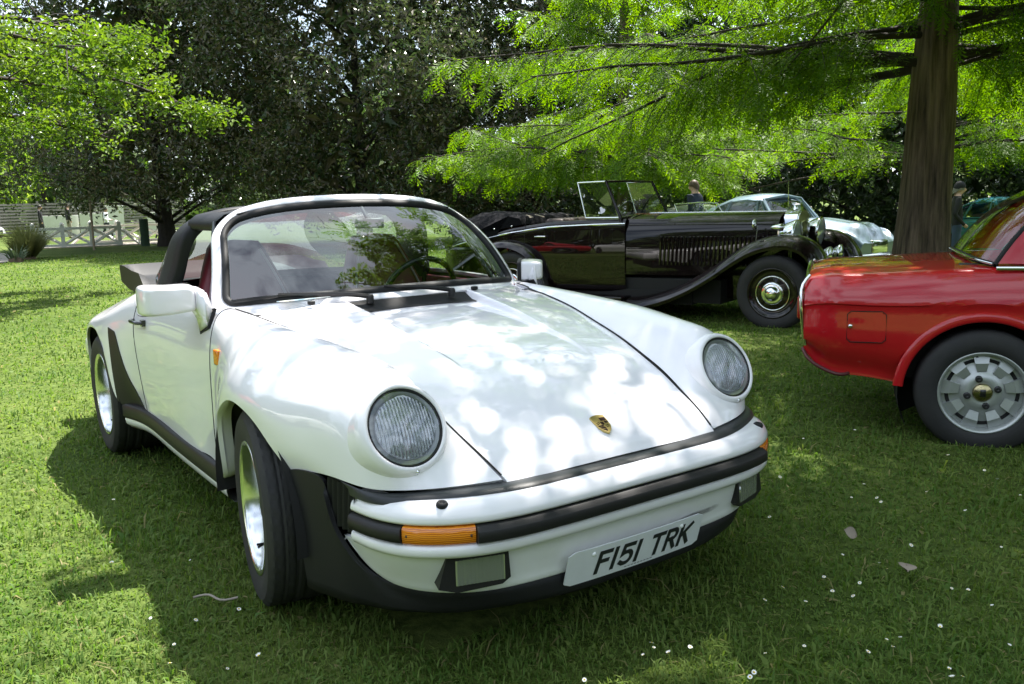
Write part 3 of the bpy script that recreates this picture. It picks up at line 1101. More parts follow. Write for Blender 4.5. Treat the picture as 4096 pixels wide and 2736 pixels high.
# road grime on the valance above the plate
GRIME = bpy.data.materials.new('road_grime')
GRIME.use_nodes = True
nt = GRIME.node_tree
nt.nodes['Principled BSDF'].inputs['Base Color'].default_value = (.03, .024, .022, 1)
nt.nodes['Principled BSDF'].inputs['Roughness'].default_value = .8
tc = nt.nodes.new('ShaderNodeTexCoord')
mp = nt.nodes.new('ShaderNodeMapping')
mp.inputs['Scale'].default_value = (8, 8, 34)
nz = nt.nodes.new('ShaderNodeTexNoise')
nz.inputs['Scale'].default_value = 1.0
nz.inputs['Detail'].default_value = 7
nz.inputs['Roughness'].default_value = .65
ap = nt.nodes.new('ShaderNodeAttribute')
ap.attribute_name = 'tint'
ml = nt.nodes.new('ShaderNodeMath')
ml.operation = 'MULTIPLY'
r_ = nt.nodes.new('ShaderNodeMapRange')
r_.inputs[1].default_value = .22
r_.inputs[2].default_value = .50
nt.links.new(tc.outputs['Object'], mp.inputs['Vector'])
nt.links.new(mp.outputs['Vector'], nz.inputs['Vector'])
nt.links.new(nz.outputs['Fac'], ml.inputs[0])
nt.links.new(ap.outputs['Fac'], ml.inputs[1])
nt.links.new(ml.outputs[0], r_.inputs[0])
nt.links.new(r_.outputs[0], nt.nodes['Principled BSDF'].inputs['Alpha'])
gs = Surf(Gv)
ia = np.linspace(28, 58, 40)
gg = gs(np.linspace(1.4, 4.2, 12), ia)
gg = gg + np.array([.0022, 0, 0])
me = new_mesh('grime', gg.reshape(-1, 3), gfaces(12, 40), True)
at_ = me.attributes.new('tint', 'FLOAT', 'POINT')
val = [max(0, 1 - abs((i / 11) - (.32 + .5 * (j / 39))) * 3.0) * math.sin(math.pi * min(1, max(0, j / 39))) ** .6 * 1.1 for i in range(12) for j in range(40)]
at_.data.foreach_set('value', val)
link_obj('grime', me, valance, GRIME)

# ---- number plate
PLATE = pmat('plate_white', (.74, .75, .78), .35, noise=(18, .5, (.66, .67, .69)))
tp = -.2777
pz = np.array([-math.sin(tp), 0, math.cos(tp)])     # up along the plate
pn = np.array([math.cos(tp), 0, math.sin(tp)])
po = np.array([.915, -.009, .2632])


def plate_pt(a, b, h=0.0):
    """a to the reader's right, b up, in metres from the plate's centre"""
    return po + np.array([0, 1.0, 0]) * a + pz * b + pn * (h + .006 * (1 - (a / .26)**2) - .004)


w_, h_, rr = .26, .0555, .010
cor = []
for cx, cy, a0 in ((w_ - rr, h_ - rr, 0), (-w_ + rr, h_ - rr, 90), (-w_ + rr, -h_ + rr, 180), (w_ - rr, -h_ + rr, 270)):
    cor += [(cx + rr * math.cos(math.radians(a0 + k * 22.5)), cy + rr * math.sin(math.radians(a0 + k * 22.5))) for k in range(5)]
n = len(cor)
V = [plate_pt(a, b) for a, b in cor] + [plate_pt(a, b, -.004) for a, b in cor]
F = [tuple(range(n)), tuple(range(2 * n - 1, n - 1, -1))] + [(i, n + i, n + (i + 1) % n, (i + 1) % n) for i in range(n)]
# subdivide the face along a so the bow is followed
bands = np.linspace(-w_, w_, 25)
plate = mesh('number_plate', *(lambda: (
    [plate_pt(a, sgn * (h_ - (0 if abs(a) < w_ - rr else rr - math.sqrt(max(0, rr**2 - (abs(a) - w_ + rr)**2)))), hh) for hh in (0, -.004) for a in bands for sgn in (1, -1)],
    [(2 * i, 2 * i + 1, 2 * i + 3, 2 * i + 2) for i in range(24)] + [(50 + 2 * i + 2, 50 + 2 * i + 3, 50 + 2 * i + 1, 50 + 2 * i) for i in range(24)] +
    [(2 * i + 2, 50 + 2 * i + 2, 50 + 2 * i, 2 * i) for i in range(24)] + [(2 * i + 1, 50 + 2 * i + 1, 50 + 2 * i + 3, 2 * i + 3) for i in range(24)] +
    [(0, 50, 51, 1), (49, 99, 98, 48)]))(), PLATE, car, False)
INK = pmat('plate_ink', (.018, .02, .022), .4)


def stroke_mesh(lines, th, ox, hgt, wid, shear):
    V, F = [], []
    for ln in lines:
        ln = np.array(ln, float) * np.array([wid, hgt])
        d = np.diff(ln, axis=0)
        L = []
        Rr = []
        for i in range(len(ln)):
            if i == 0:
                t = d[0]
            elif i == len(ln) - 1:
                t = d[-1]
            else:
                t = d[i - 1] / np.linalg.norm(d[i - 1]) + d[i] / np.linalg.norm(d[i])
            t = t / np.linalg.norm(t)
            nn = np.array([-t[1], t[0]])
            k = 1.0
            if 0 < i < len(ln) - 1:
                c = abs(np.dot(nn, np.array([-d[i][1], d[i][0]]) / np.linalg.norm(d[i])))
                k = 1 / max(c, .5)
            e = t * (th / 2) * (-1 if i == 0 else (1 if i == len(ln) - 1 else 0))
            L.append(ln[i] + e + nn * th / 2 * k)
            Rr.append(ln[i] + e - nn * th / 2 * k)
        b = len(V)
        for l, r in zip(L, Rr):
            for q in (l, r):
                V.append(plate_pt(ox + q[0] + shear * q[1], q[1] - hgt / 2 - .001, .0012))
        F += [(b + 2 * i + 1, b + 2 * i + 3, b + 2 * i + 2, b + 2 * i) for i in range(len(ln) - 1)]
    return V, F


arc = lambda cx, cy, rx, ry, a0, a1, n=9: [(cx + rx * math.cos(math.radians(a)), cy + ry * math.sin(math.radians(a))) for a in np.linspace(a0, a1, n)]
GLY = {'F': ([[(0.1, 0), (0.1, 1), (1, 1)], [(0.1, .54), (.85, .54)]], .040), '1': ([[(.5, 0), (.5, 1)]], .012),
       '5': ([[(.95, 1), (.12, 1), (.08, .55), (.3, .62)] + arc(.52, .33, .44, .31, 85, -90, 10) + [(.3, .02), (.05, .12)]], .042),
       'T': ([[(0, 1), (1, 1)], [(.5, 0), (.5, 1)]], .042), 'R': ([[(.08, 0), (.08, 1), (.6, 1)] + arc(.62, .75, .34, .25, 85, -85, 8) + [(.1, .5)], [(.5, .5), (.98, 0)]], .042),
       'K': ([[(.08, 0), (.08, 1)], [(.98, 1), (.12, .44)], [(.38, .6), (.95, 0)]], .044)}
ox = -.158
for ch in 'F151 TRK':
    if ch == ' ':
        ox += .030
        continue
    g, wd = GLY[ch]
    V, F = stroke_mesh(g, .0140, ox, .062, wd, .16)
    mesh('plate_letter', V, F, INK, plate, False)
    ox += wd + .0155 + (.004 if ch == '1' else 0)
for a in (-.172, .168):
    p = plate_pt(a, .033, 0)
    lathe('plate_screw', [(.0005, .004), (.005, .0035), (.0075, 0), (.0075, -.003)], pmat('screw_white', (.85, .86, .86), .3), plate, 14, 'x', p, roty(-tp))
for k in range(9):                                   # faint maker's line along the lower edge
    a = -.045 + k * .0125
    V = [plate_pt(a, -.048, .0008), plate_pt(a + .009, -.048, .0008), plate_pt(a + .009, -.0445, .0008), plate_pt(a, -.0445, .0008)]
    mesh('plate_mark', V, [(0, 1, 2, 3)], pmat('grey_print', (.25, .26, .28), .5), plate, False)

# ---- windscreen
wb = np.array([(-.430, 0, .903), (-.445, .18, .901), (-.49, .37, .896), (-.575, .56, .885), (-.675, .690, .876)])
wtp = np.array([(-.925, 0, 1.290), (-.93, .16, 1.287), (-.94, .31, 1.277), (-.96, .46, 1.250), (-.985, .585, 1.205)])
wm = (wb + wtp) / 2 + np.array([.028, 0, .022])
WS = Surf(np.array([mirror_full(wb), mirror_full(wm), mirror_full(wtp)]))
W2, H2 = .66, .255


def ws_pt(a, b):
    """a: across, b: up from the middle, metres"""
    u = 1 + b / H2
    v = 4 + a / W2 * 4
    return u, v


def ws_loop(inset, n_c=10):
    L = []
    r_b, r_t = .07, .13
    W, H = W2 - inset, H2 - inset
    for cx, cy, a0, r in ((W, H, 0, r_t), (-W, H, 90, r_t), (-W, -H, 180, r_b), (W, -H, 270, r_b)):
        r = max(r - inset, .01)
        for k in range(n_c):
            a = math.radians(a0 + 90 * k / (n_c - 1))
            L.append(((cx - math.copysign(r, cx)) + r * math.cos(a), (cy - math.copysign(r, cy)) + r * math.sin(a)))
    # densify straight runs
    out = []
    for i in range(len(L)):
        p, q = np.array(L[i]), np.array(L[(i + 1) % len(L)])
        m = max(1, int(np.linalg.norm(q - p) / .04))
        for k in range(m):
            out.append(p + (q - p) * k / m)
    return np.array(out)


def ws_eval(uv):
    U = np.array([ws_pt(a, b) for a, b in uv])
    P, N = [], []
    for u, v in U:
        u_, v_ = np.clip(u, -.25, 2.25), np.clip(v, -.5, 8.5)
        g = WS_ext(np.array([u_ - .02, u_ + .02]), np.array([v_ - .02, v_ + .02]))
        P.append(g.mean((0, 1)))
        nn = np.cross(g[1, 0] - g[0, 0], g[0, 1] - g[0, 0])
        nn /= np.linalg.norm(nn)
        N.append(nn if nn[0] > 0 else -nn)
    return np.array(P), np.array(N)


def WS_ext(u, v):
    """surface with linear extension beyond its edges"""
    u = np.asarray(u); v = np.asarray(v)
    uc, vc = np.clip(u, 0, 2), np.clip(v, 0, 8)
    g = WS(uc, vc)
    e = .05
    for i in range(len(u)):
        if u[i] < 0:
            g[i] += (WS(np.array([e]), vc)[0] - WS(np.array([0.]), vc)[0]) * (u[i] / e)
        if u[i] > 2:
            g[i] += (WS(np.array([2.]), vc)[0] - WS(np.array([2 - e]), vc)[0]) * ((u[i] - 2) / e)
    for j in range(len(v)):
        if v[j] < 0:
            g[:, j] += (WS(uc, np.array([e]))[:, 0] - WS(uc, np.array([0.]))[:, 0]) * (v[j] / e)
        if v[j] > 8:
            g[:, j] += (WS(uc, np.array([8.]))[:, 0] - WS(uc, np.array([8 - e]))[:, 0]) * ((v[j] - 8) / e)
    return g


def ws_band(name, prof, mat, parent):
    base = ws_loop(0.0)
    rows = []
    P0 = None
    for ins, hh in prof:
        # shift the base loop inwards by the inset with matching vertex count
        L = base.copy()
        c = np.zeros(2)
        d = np.roll(L, -1, 0) - np.roll(L, 1, 0)
        nn = np.stack([-d[:, 1], d[:, 0]], -1)
        nn /= np.maximum(np.linalg.norm(nn, axis=1, keepdims=True), 1e-9)
        L = L + nn * ins
        P, N = ws_eval(L)
        rows.append(P + N * hh)
    V = np.concatenate(rows)
    m = len(base)
    F = gfaces(len(prof), m, cv=True)
    me = new_mesh(name, V, F, True)
    bm = bmesh.new(); bm.from_mesh(me); bmesh.ops.recalc_face_normals(bm, faces=bm.faces); bm.to_mesh(me); bm.free()
    return link_obj(name, me, parent, mat)


wframe = ws_band('windscreen_frame', [(.016, -.02), (.016, .006), (.006, .012), (-.018, .012), (-.032, .004), (-.036, -.014), (-.030, -.045), (.0, -.05), (.02, -.04)], WHITE, car)
ws_band('windscreen_seal', [(.014, .004), (.018, .013), (.030, .014), (.042, .009), (.044, .002), (.044, -.01)], RUBBER, wframe)
gw = WS(np.linspace(.06, 1.94, 16), np.linspace(.15, 7.85, 40))
WSG = glass_mat('windscreen_glass', (.62, .68, .67), .072)
panel('windscreen_glass', gw, WSG, wframe, 0, ref=(-1.2, 0, .9))
# header rail behind the top of the frame and pillars inside
for s in (-1, 1):
    tube('quarter_light_post', curve([(-.80, s * .655, .905), (-.93, s * .612, 1.08), (-1.02, s * .572, 1.205)], 10), .019, GLOSSBLACK, car)
# interior mirror
mir_o = box('rear_view_mirror', (-.015, -.068, -.022), (.01, .068, .022), pmat('mirror_shell', (.20, .22, .22), .4), car, .012, 3, loc=(-.80, .02, 1.185))
tube('mirror_stalk', [(-.81, .02, 1.19), (-.86, .02, 1.24), (-.90, .02, 1.272)], .008, TRIM, mir_o)
# wipers
for base, mid_, b0, b1 in (((-.395, -.19, .908), (-.555, -.50, .930), (-.500, -.345, .927), (-.625, -.655, .918)),
                           ((-.378, .168, .906), (-.462, -.10, .936), (-.452, .10, .930), (-.492, -.325, .930))):
    base, mid_, b0, b1 = map(np.array, (base, mid_, b0, b1))
    wp = lathe('wiper', [(.0005, .016), (.011, .014), (.015, .006), (.015, -.02)], TRIM, car, 14, 'z', base)
    arm = curve([base + (0, 0, .006), base + (-.006, -.03, .012), base * .5 + mid_ * .5 + np.array([.010, 0, .012]), mid_ + np.array([.008, 0, .008])], 12)
    V, F = tube_vf(arm, np.concatenate([np.full(4, .010), np.linspace(.010, .005, 8)]), 6)
    mesh('wiper_arm', V, F, TRIM, wp, auto=50)
    V, F = tube_vf(curve([b0, (b0 + b1) / 2 + np.array([.012, 0, .008]), b1], 14), .0055, 6)
    mesh('wiper_blade', V, F, RUBBER, wp, auto=50)
for y in (-.42, .30):
    box('washer_nozzle', (-.012, -.012, -.006), (.012, .012, .010), RUBBER, car, .005, 2, loc=(-.395 - .06 * abs(y), y, .905))

# ---- targa bar, roof panel, rear window
def hoop(front):
    F_ = [(-1.45, .675, .905), (-1.40, .640, 1.03), (-1.355, .598, 1.165), (-1.335, .53, 1.222), (-1.325, .30, 1.266), (-1.32, 0, 1.276)]
    B_ = [(-1.76, .664, .895), (-1.69, .630, 1.02), (-1.625, .588, 1.150), (-1.60, .52, 1.208), (-1.585, .30, 1.254), (-1.58, 0, 1.266)]
    return np.array(F_ if front else B_)[::-1]


VINYL = pmat('black_vinyl', (.006, .006, .008), .55, spec=.3, bump=(320, .12))
hf, hb_ = curve(mirror_full(hoop(True)), 61), curve(mirror_full(hoop(False)), 61)
ho = lambda t, o: hf * (1 - t) + hb_ * t + np.array([0, 0, 0]) + (hf * np.array([0, .02, .0]) + np.array([0, 0, .012])) * o
Gt = np.array([hf * np.array([1, .955, 1]) + np.array([0, 0, -.03]), ho(0, 0), ho(.06, .7), ho(.3, 1), ho(.7, 1), ho(.94, .6), ho(1, 0)])
bar = panel('roll_bar', Gt, VINYL, car, 0, ref=(-1.5, 0, .8))
tubeG = np.array([hf * np.array([1, .955, 1]) + np.array([0, 0, -.03]), (hf + hb_) / 2 * np.array([1, .94, 1]) + np.array([0, 0, -.035]), hb_ * np.array([1, .955, 1])])
panel('roll_bar_lining', tubeG, VINYL, bar, 0)
rt = []
for x, zc, hw, ze in ((-.935, 1.292, .50, 1.243), (-1.0, 1.300, .525, 1.240), (-1.15, 1.300, .53, 1.236), (-1.30, 1.289, .525, 1.228), (-1.33, 1.282, .52, 1.226)):
    t = np.linspace(-1, 1, 31)
    rt.append(np.stack([np.full(31, x), t * hw, ze + (zc - ze) * (1 - np.abs(t)**2.6)], -1))
roof = panel('roof_panel', np.array(rt), VINYL, car, .03, ref=(-1.1, 0, .9))
for s in (-1, 1):
    rl = np.array([[(x, s * y, z) for y, z in ((.50, 1.250), (.548, 1.240), (.585, 1.212), (.590, 1.180), (.570, 1.172), (.545, 1.19))] for x in np.linspace(-.985, -1.40, 12)])
    panel('cant_rail', rl, VINYL, roof, 0, ref=(-1.1, s * .5, 1.2))
rb = curve(mirror_full([(-2.45, 0, .862), (-2.43, .16, .862), (-2.34, .34, .865), (-2.18, .50, .874), (-1.97, .60, .884), (-1.82, .655, .89)]), 61)
Gg = np.array([hb_ * (1 - t) + rb * t + np.array([0, 0, .05 * math.sin(t * math.pi)]) for t in np.linspace(0.02, 1, 14)])
panel('rear_window', Gg, glass_mat('rear_glass', (.52, .58, .57), .05), car, 0, ref=(-1.8, 0, .7))
# rear deck, engine lid and tail
rk = []
for u in np.linspace(15.8, 23, 40):
    e = BODY(np.array([u]), np.array([0.0]))[0, 0]
    t = np.linspace(-1, 1, 25)
    rk.append(np.stack([e[0] - .03 * (1 - t * t) * (u > 21), t * e[1], e[2] + .03 * (1 - t * t)], -1))
panel('engine_lid', np.array(rk), WHITE, car, 0, ref=(-2.5, 0, .3))
endr = BODY(np.array([23.0]), np.linspace(0, 6, 20))[0]
Ge = np.array([np.array([endr[:, 0] - .03 * (1 - abs(t)), endr[:, 1] * t, endr[:, 2] + .03 * (1 - t * t) * (np.arange(20) < 1)]).T for t in np.linspace(-1, 1, 15)])
panel('tail_panel', Ge, WHITE, car, 0, ref=(-2.5, 0, .4))
box('rear_bumper', (-3.33, -.78, .36), (-3.10, .78, .50), WHITE, car, .05, 3)
box('rear_valance', (-3.20, -.74, .20), (-2.95, .74, .37), TRIM, car, .04, 2)
# tea-tray tail
tw = []
for t in np.linspace(-1, 1, 41):
    hw = .565
    y = t * hw
    cx = -2.62 - .0 * t
    back = -3.16 + .05 * abs(t)**3
    k = smoothstep(.86, 1.0, abs(t))
    prof = [(-2.52, .845), (-2.62, .862 + .05 * k), (-2.80, .862 + .055 * k), (-2.98, .858 + .075 * k), (-3.07, .872 + .065 * k), (back, .935), (back - .022, .935), (back - .03, .915), (back - .005, .835), (-2.9, .800), (-2.6, .79)]
    tw.append([(x, y * (1.0 if 4 > 0 else 1), z) for x, z in prof])
tl = panel('tail_spoiler', np.array(tw), pmat('spoiler_rubber', (.010, .0095, .010), .5, spec=.3), car, 0, ref=(-2.85, 0, .855))
for s in (-1, 1):
    V = [np.array(p) for p in tw[0 if s < 0 else -1]]
    mesh('spoiler_side', V, [tuple(range(len(V)))], MATS['spoiler_rubber'], tl, False)

# ---- cockpit
CARPET = pmat('dark_carpet', (.03, .012, .014), .95)
ck = []
box('floor_pan', (-2.0, -.72, .20), (.5, .72, .30), DARK, car)
box('bulkhead', (-.55, -.66, .30), (-.48, .66, .84), DARK, car)
for s in (-1, 1):
    box('door_card', (-1.6, s * .655 - .012, .34), (-.62, s * .655 + .012, .885), LEATHER, car, .008)
dash = []
for y in np.linspace(-.64, .64, 21):
    k = 1 - .2 * (abs(y) / .64)**2
    dash.append([(-.44 - .16 * (abs(y) / .64)**2, y, .872), (-.60 - .06 * (abs(y) / .64)**2, y, .893), (-.72, y, .885), (-.775, y, .85), (-.78, y, .74), (-.72, y, .66)])
panel('dashboard', np.array(dash), pmat('dash_vinyl', (.045, .016, .02), .55, bump=(240, .15)), car, 0, ref=(-.6, 0, .7))
sw = tag
so = np.array([-1.0, .36, .83])
Rs = roty(math.radians(-68))
th = np.linspace(0, 2 * math.pi, 49)
ring = np.array([so + Rs @ np.array([.0, .19 * math.cos(t), .19 * math.sin(t)]) for t in th])
Rs2 = roty(math.radians(22))
ring = np.array([so + Rs2 @ np.array([0, .19 * math.cos(t), .19 * math.sin(t)]) for t in th])
V, F = tube_vf(ring, .014, 10, cap=False)
swo = mesh('steering_wheel', V, F, GLOSSBLACK, car)
for a in (0, 90, 180, 270):
    p = so + Rs2 @ np.array([.0, .19 * math.cos(math.radians(a)), .19 * math.sin(math.radians(a))])
    tube('spoke', [so + Rs2 @ np.array([.03, 0, 0]), p], .012, GLOSSBLACK, swo, 6)
tube('column', [so, so + np.array([.30, 0, -.08])], .03, GLOSSBLACK, swo, 10)
for s in (-1, 1):
    # seat back: tapered shell with rounded edges
    rows = []
    for z, hw, x, th_ in ((.40, .235, -1.20, .09), (.55, .245, -1.27, .085), (.72, .24, -1.34, .075), (.88, .205, -1.405, .065), (1.00, .16, -1.45, .055), (1.08, .128, -1.475, .045), (1.108, .11, -1.48, .030)):
        ring_ = []
        for k in range(20):
            a = 2 * math.pi * k / 20
            cx, cy = math.cos(a), math.sin(a)
            e = .38
            ring_.append((x + th_ * math.copysign(abs(cx)**e, cx), s * .36 + hw * math.copysign(abs(cy)**e, cy), z))
        rows.append(ring_)
    rows.append([(-1.48, s * .36, 1.118)] * 20)
    seat = mesh('seat', np.array(rows).reshape(-1, 3), gfaces(8, 20, cv=True, flip=True), LEATHER, car)
    for sd in (-1, 1):                               # piping and seat bolsters
        tube('piping', curve([(-1.15 - .02, s * .36 + sd * .205, .45), (-1.26, s * .36 + sd * .20, .72), (-1.345, s * .36 + sd * .165, .90), (-1.425, s * .36 + sd * .10, 1.07)], 12), .006, pmat('pale_piping', (.45, .35, .36), .5), seat, 6)
    box('seat_cushion', (-1.30, s * .36 - .24, .32), (-.82, s * .36 + .24, .50), LEATHER, seat, .06, 3)
box('rear_bench', (-1.95, -.58, .40), (-1.72, .58, .80), LEATHER, car, .05, 3)
Gp = np.array([[(x, y, z) for y in np.linspace(-.60, .60, 9)] for x, z in ((-1.86, .78), (-1.90, .855), (-2.0, .865), (-2.35, .862))])
shelf = panel('parcel_shelf', Gp, LEATHER, car, 0, ref=(-2, 0, .3))
for s in (-1, 1):
    lathe('speaker', [(.0005, .03), (.10, .032), (.118, .024), (.122, -.01)], TRIM, shelf, 28, 'z', (-2.08, s * .36, .866))
# leaflet behind the windscreen
PAPER = bpy.data.materials.new('printed_leaflet')
PAPER.use_nodes = True
nt = PAPER.node_tree
tc = nt.nodes.new('ShaderNodeTexCoord')
vo = nt.nodes.new('ShaderNodeTexVoronoi')
vo.inputs['Scale'].default_value = 45
rp = nt.nodes.new('ShaderNodeValToRGB')
rp.color_ramp.elements[0].color = (.25, .55, .68, 1)
rp.color_ramp.elements[1].color = (.75, .72, .55, 1)
e_ = rp.color_ramp.elements.new(.5)
e_.color = (.8, .85, .86, 1)
nt.links.new(tc.outputs['Object'], vo.inputs['Vector'])
nt.links.new(vo.outputs['Color'], rp.inputs['Fac'])
nt.links.new(rp.outputs['Color'], nt.nodes['Principled BSDF'].inputs['Base Color'])
tag(box('leaflet', (-.11, -.15, 0), (.11, .15, .004), PAPER, None, 0, rot=rotz(.12) @ roty(-.10), loc=(-.585, -.36, .905)), 'printed paper leaflet lying on the dashboard behind the windscreen', 'leaflet')

# ---- door mirrors
for s in (-1, 1):
    my = s * (.872 if s < 0 else .80)
    mz = .938
    mrz = 0 if s < 0 else math.radians(52)
    rows = []
    for x, k in ((.056, .70), (.053, .82), (.042, .91), (.020, .965), (-.02, 1.0), (-.055, 1.0), (-.062, .97)):
        r_ = []
        for q in range(28):
            a = 2 * math.pi * q / 28
            cy, cz = math.cos(a), math.sin(a)
            e = .27
            yy = .098 * k * math.copysign(abs(cy)**e, cy)
            zz = .058 * k * math.copysign(abs(cz)**e, cz)
            yy *= (1 + .0 * zz)
            r_.append((-.68 + x, my + yy + s * .0, mz + zz * (1 - .10 * (s * yy < 0))))
        rows.append(r_)
    rows = [[tuple(rotz(mrz) @ (np.array(p) - np.array([-.68, my, mz])) * (1 if s < 0 else .86) + np.array([-.68, my, mz])) for p in r_] for r_ in rows]
    dm = mesh('door_mirror', np.array(rows).reshape(-1, 3), gfaces(7, 28, cv=True, flip=True) + [tuple(range(28))], WHITE, car)
    V = np.concatenate([np.array(rows[-2]) * 1.0, np.array(rows[-1]) + rotz(mrz) @ np.array([-.012, 0, 0])])
    c0 = np.array([-.68, my, mz])
    V = (V - c0) * np.array([1, 1.05, 1.085]) + c0
    mesh('mirror_seal', V, gfaces(2, 28, cv=True), RUBBER, dm)
    mesh('mirror_glass', [tuple(np.array(p) + rotz(mrz) @ np.array([-.006, 0, 0])) for p in rows[-1]], [tuple(range(28))[::-1]], CHROME, dm, False)
    # tapered foot down to the door
    ft = [[(-.625, s * .782, .985), (-.625, s * .782, .893), (-.735, s * .782, .893), (-.735, s * .782, .985)],
          [(-.60, s * .752, .965), (-.60, s * .765, .868), (-.73, s * .765, .86), (-.745, s * .752, .96)],
          [(-.585, s * .735, .900), (-.575, s * .765, .835), (-.66, s * .770, .805), (-.745, s * .748, .872)]]
    me = new_mesh('mirror_foot', np.array(ft).reshape(-1, 3), gfaces(3, 4, cv=True) + [(0, 1, 2, 3), (8, 9, 10, 11)], True)
    bm = bmesh.new(); bm.from_mesh(me); bmesh.ops.recalc_face_normals(bm, faces=bm.faces)
    bmesh.ops.bevel(bm, geom=[e for e in bm.edges if e.calc_face_angle(0) > .5], offset=.006, segments=2, affect='EDGES'); bm.to_mesh(me); bm.free()
    link_obj('mirror_foot', me, dm, WHITE)
    V = np.array(ft[2]); c0 = V.mean(0); V = (V - c0) * 1.08 + c0
    me2 = mesh('foot_gasket', np.concatenate([V, V + np.array([0, -s * .01, -.004])]), gfaces(2, 4, cv=True) + [(0, 1, 2, 3)], RUBBER, dm, False)

# ---- wheels
def tyre_mesh(R_, w, rim):
    hw = w / 2
    prof = [(rim - .008, hw * .80), (rim + .004, hw * .92), (rim + .02, hw * .96), (rim + (R_ - rim) * .45, hw * 1.02), (rim + (R_ - rim) * .75, hw * .99), (R_ - .010, hw * .90)]
    tread = np.linspace(hw * .84, -hw * .84, 27)
    allp = prof + [(R_ - .0035 * abs(t / hw)**3, t) for t in tread] + [(r, -h) for r, h in prof[::-1]]
    n = 168
    V = []
    for i in range(n):
        a = 2 * math.pi * i / n
        for j, (r, h) in enumerate(allp):
            if len(prof) <= j < len(prof) + 27:
                q = abs(h) / hw
                g = 0
                for c in (.16, .52):
                    if abs(q - c) < .045:
                        g = .005
                ph = (i / n * 42 + q * 1.5) % 1.0
                if ph < .17 and q > .2:
                    g = .0042
                r = r - g
            V.append((r * math.cos(a), h, r * math.sin(a)))
    me = new_mesh('tyre', V, gfaces(n, len(allp), cu=True), True)
    sharp(me, 25)
    me.materials.append(TYRE)
    return me


def wheel(parent, loc, w, steer, R_=.316, rim=.214, side=-1):
    wo = lathe('wheel', [(rim - .010, w * .40), (rim, w * .44), (rim + .004, w * .46), (rim + .002, w * .475), (rim - .008, w * .47), (rim - .014, w * .42), (rim - .022, w * .30), (rim - .026, .02), (rim - .030, -.02), (rim - .028, -w * .4)][::-1], ALLOY, parent, 64, 'y')
    link_obj('tyre', TY[(R_, w)], wo)
    V, F = [], []
    for k in range(5):                               # petal-shaped spokes
        a0 = 2 * math.pi * k / 5 + .3
        pts = []
        for r, hw_, hh in ((.045, .024, .045), (.09, .034, .050), (.14, .046, .044), (.178, .056, .034), (.190, .050, .024)):
            row = []
            for q in (-1, -.8, 0, .8, 1):
                t = q * hw_
                row.append((r * math.cos(a0) - t * math.sin(a0), hh - (.012 if abs(q) == 1 else 0), r * math.sin(a0) + t * math.cos(a0)))
            pts.append(row)
        b = len(V)
        V += [p for rw in pts for p in rw]
        F += [tuple(b + i for i in f) for f in gfaces(5, 5)]
    mesh('spokes', V, F, ALLOY, wo)
    lathe('rim_back', [(.188, .015), (.10, .012), (.0005, .012)], TRIM, wo, 40, 'y')
    lathe('hub_cap', [(.045, .03), (.042, .062), (.03, .068), (.0005, .069)], GLOSSBLACK, wo, 24, 'y')
    tube('valve', [(.165, .02, -.10), (.160, .075, -.098)], .0045, RUBBER, wo, 6)
    lathe('brake_disc', [(.15, -.02), (.15, -.04), (.05, -.05)], pmat('disc_steel', (.25, .24, .23), .4, metal=1), wo, 30, 'y')
    wo.location = loc
    wo.rotation_euler = (0, 0.5, steer + (math.pi if side < 0 else 0))
    return wo


TY = {(.316, .205): tyre_mesh(.316, .205, .214), (.314, .245): tyre_mesh(.314, .245, .214)}
wheel(car, (0, -.732, .312), .205, math.radians(-9), side=-1)
wheel(car, (0, .745, .312), .205, math.radians(-9), side=1)
wheel(car, (-2.272, -.752, .310), .245, 0, .314, side=-1)
wheel(car, (-2.272, .752, .310), .245, 0, .314, side=1)
box('underbody', (-2.9, -.48, .17), (.70, .48, .50), DARK, car)
box('nose_filler', (.35, -.62, .20), (.72, .62, .52), DARK, car)
# ================================================================ the black drophead of the thirties
BLACK = pmat('black_coachwork', (.006, .0028, .003), .4, spec=.05, coat=.85, crough=.02)
blk = tag(empty('vintage_drophead', (-2.71 - .80 * math.sin(math.radians(20)), 5.08 + .80 * math.cos(math.radians(20)), -.015), math.radians(20)),
          'long black vintage open tourer with sweeping front wing behind the white car', 'car')
U = np.linspace(-4.35, -1.66, 46)
rows = []
for u in U:
    belt = np.interp(u, [-4.35, -4.1, -3.9, -3.56, -3.1, -2.6, -2.1, -1.66], [.62, .74, .78, .83, .91, .97, .99, 1.0])
    hw = np.interp(u, [-4.35, -4.15, -3.8, -3.2, -2.6, -2.0, -1.66], [.34, .46, .56, .635, .655, .64, .60])
    top = min(belt + .055, 1.05)
    sec = [(hw - .10, .26), (hw - .02, .30), (hw, .50), (hw + .005, .72), (hw - .004, belt - .10), (hw - .012, belt), (hw - .03, top - .012), (hw - .055, top), (hw - .12, top - .02)]
    sec = nspl(np.arange(9), np.array(sec), np.linspace(0, 8, 25))
    rows.append([(u, -y, z) for y, z in sec] + [(u, y, z) for y, z in sec[::-1]])
body = panel('body', np.array(rows), BLACK, blk, 0, ref=(-3, 0, .5))
Vt = rows[0]
mesh('tail', Vt, [tuple(range(len(Vt)))], BLACK, blk, False)
# shallow door shut lines and hinges
for u in (-1.80, -2.93):
    for s in (-1, 1):
        z = np.linspace(.36, 1.03, 12)
        k = [rows[int(np.argmin(abs(U - u)))]][0]
        yy = np.interp(z, [p[2] for p in k[:20]], [p[1] for p in k[:20]])
        tube('door_gap', np.stack([np.full(12, u), yy * (1 if s < 0 else -1), z], -1), .003, DARK, body, 4)
tube('door_handle', [(-2.78, -.655, .86), (-2.70, -.685, .865), (-2.62, -.68, .865)], .010, CHROME, body, 8)
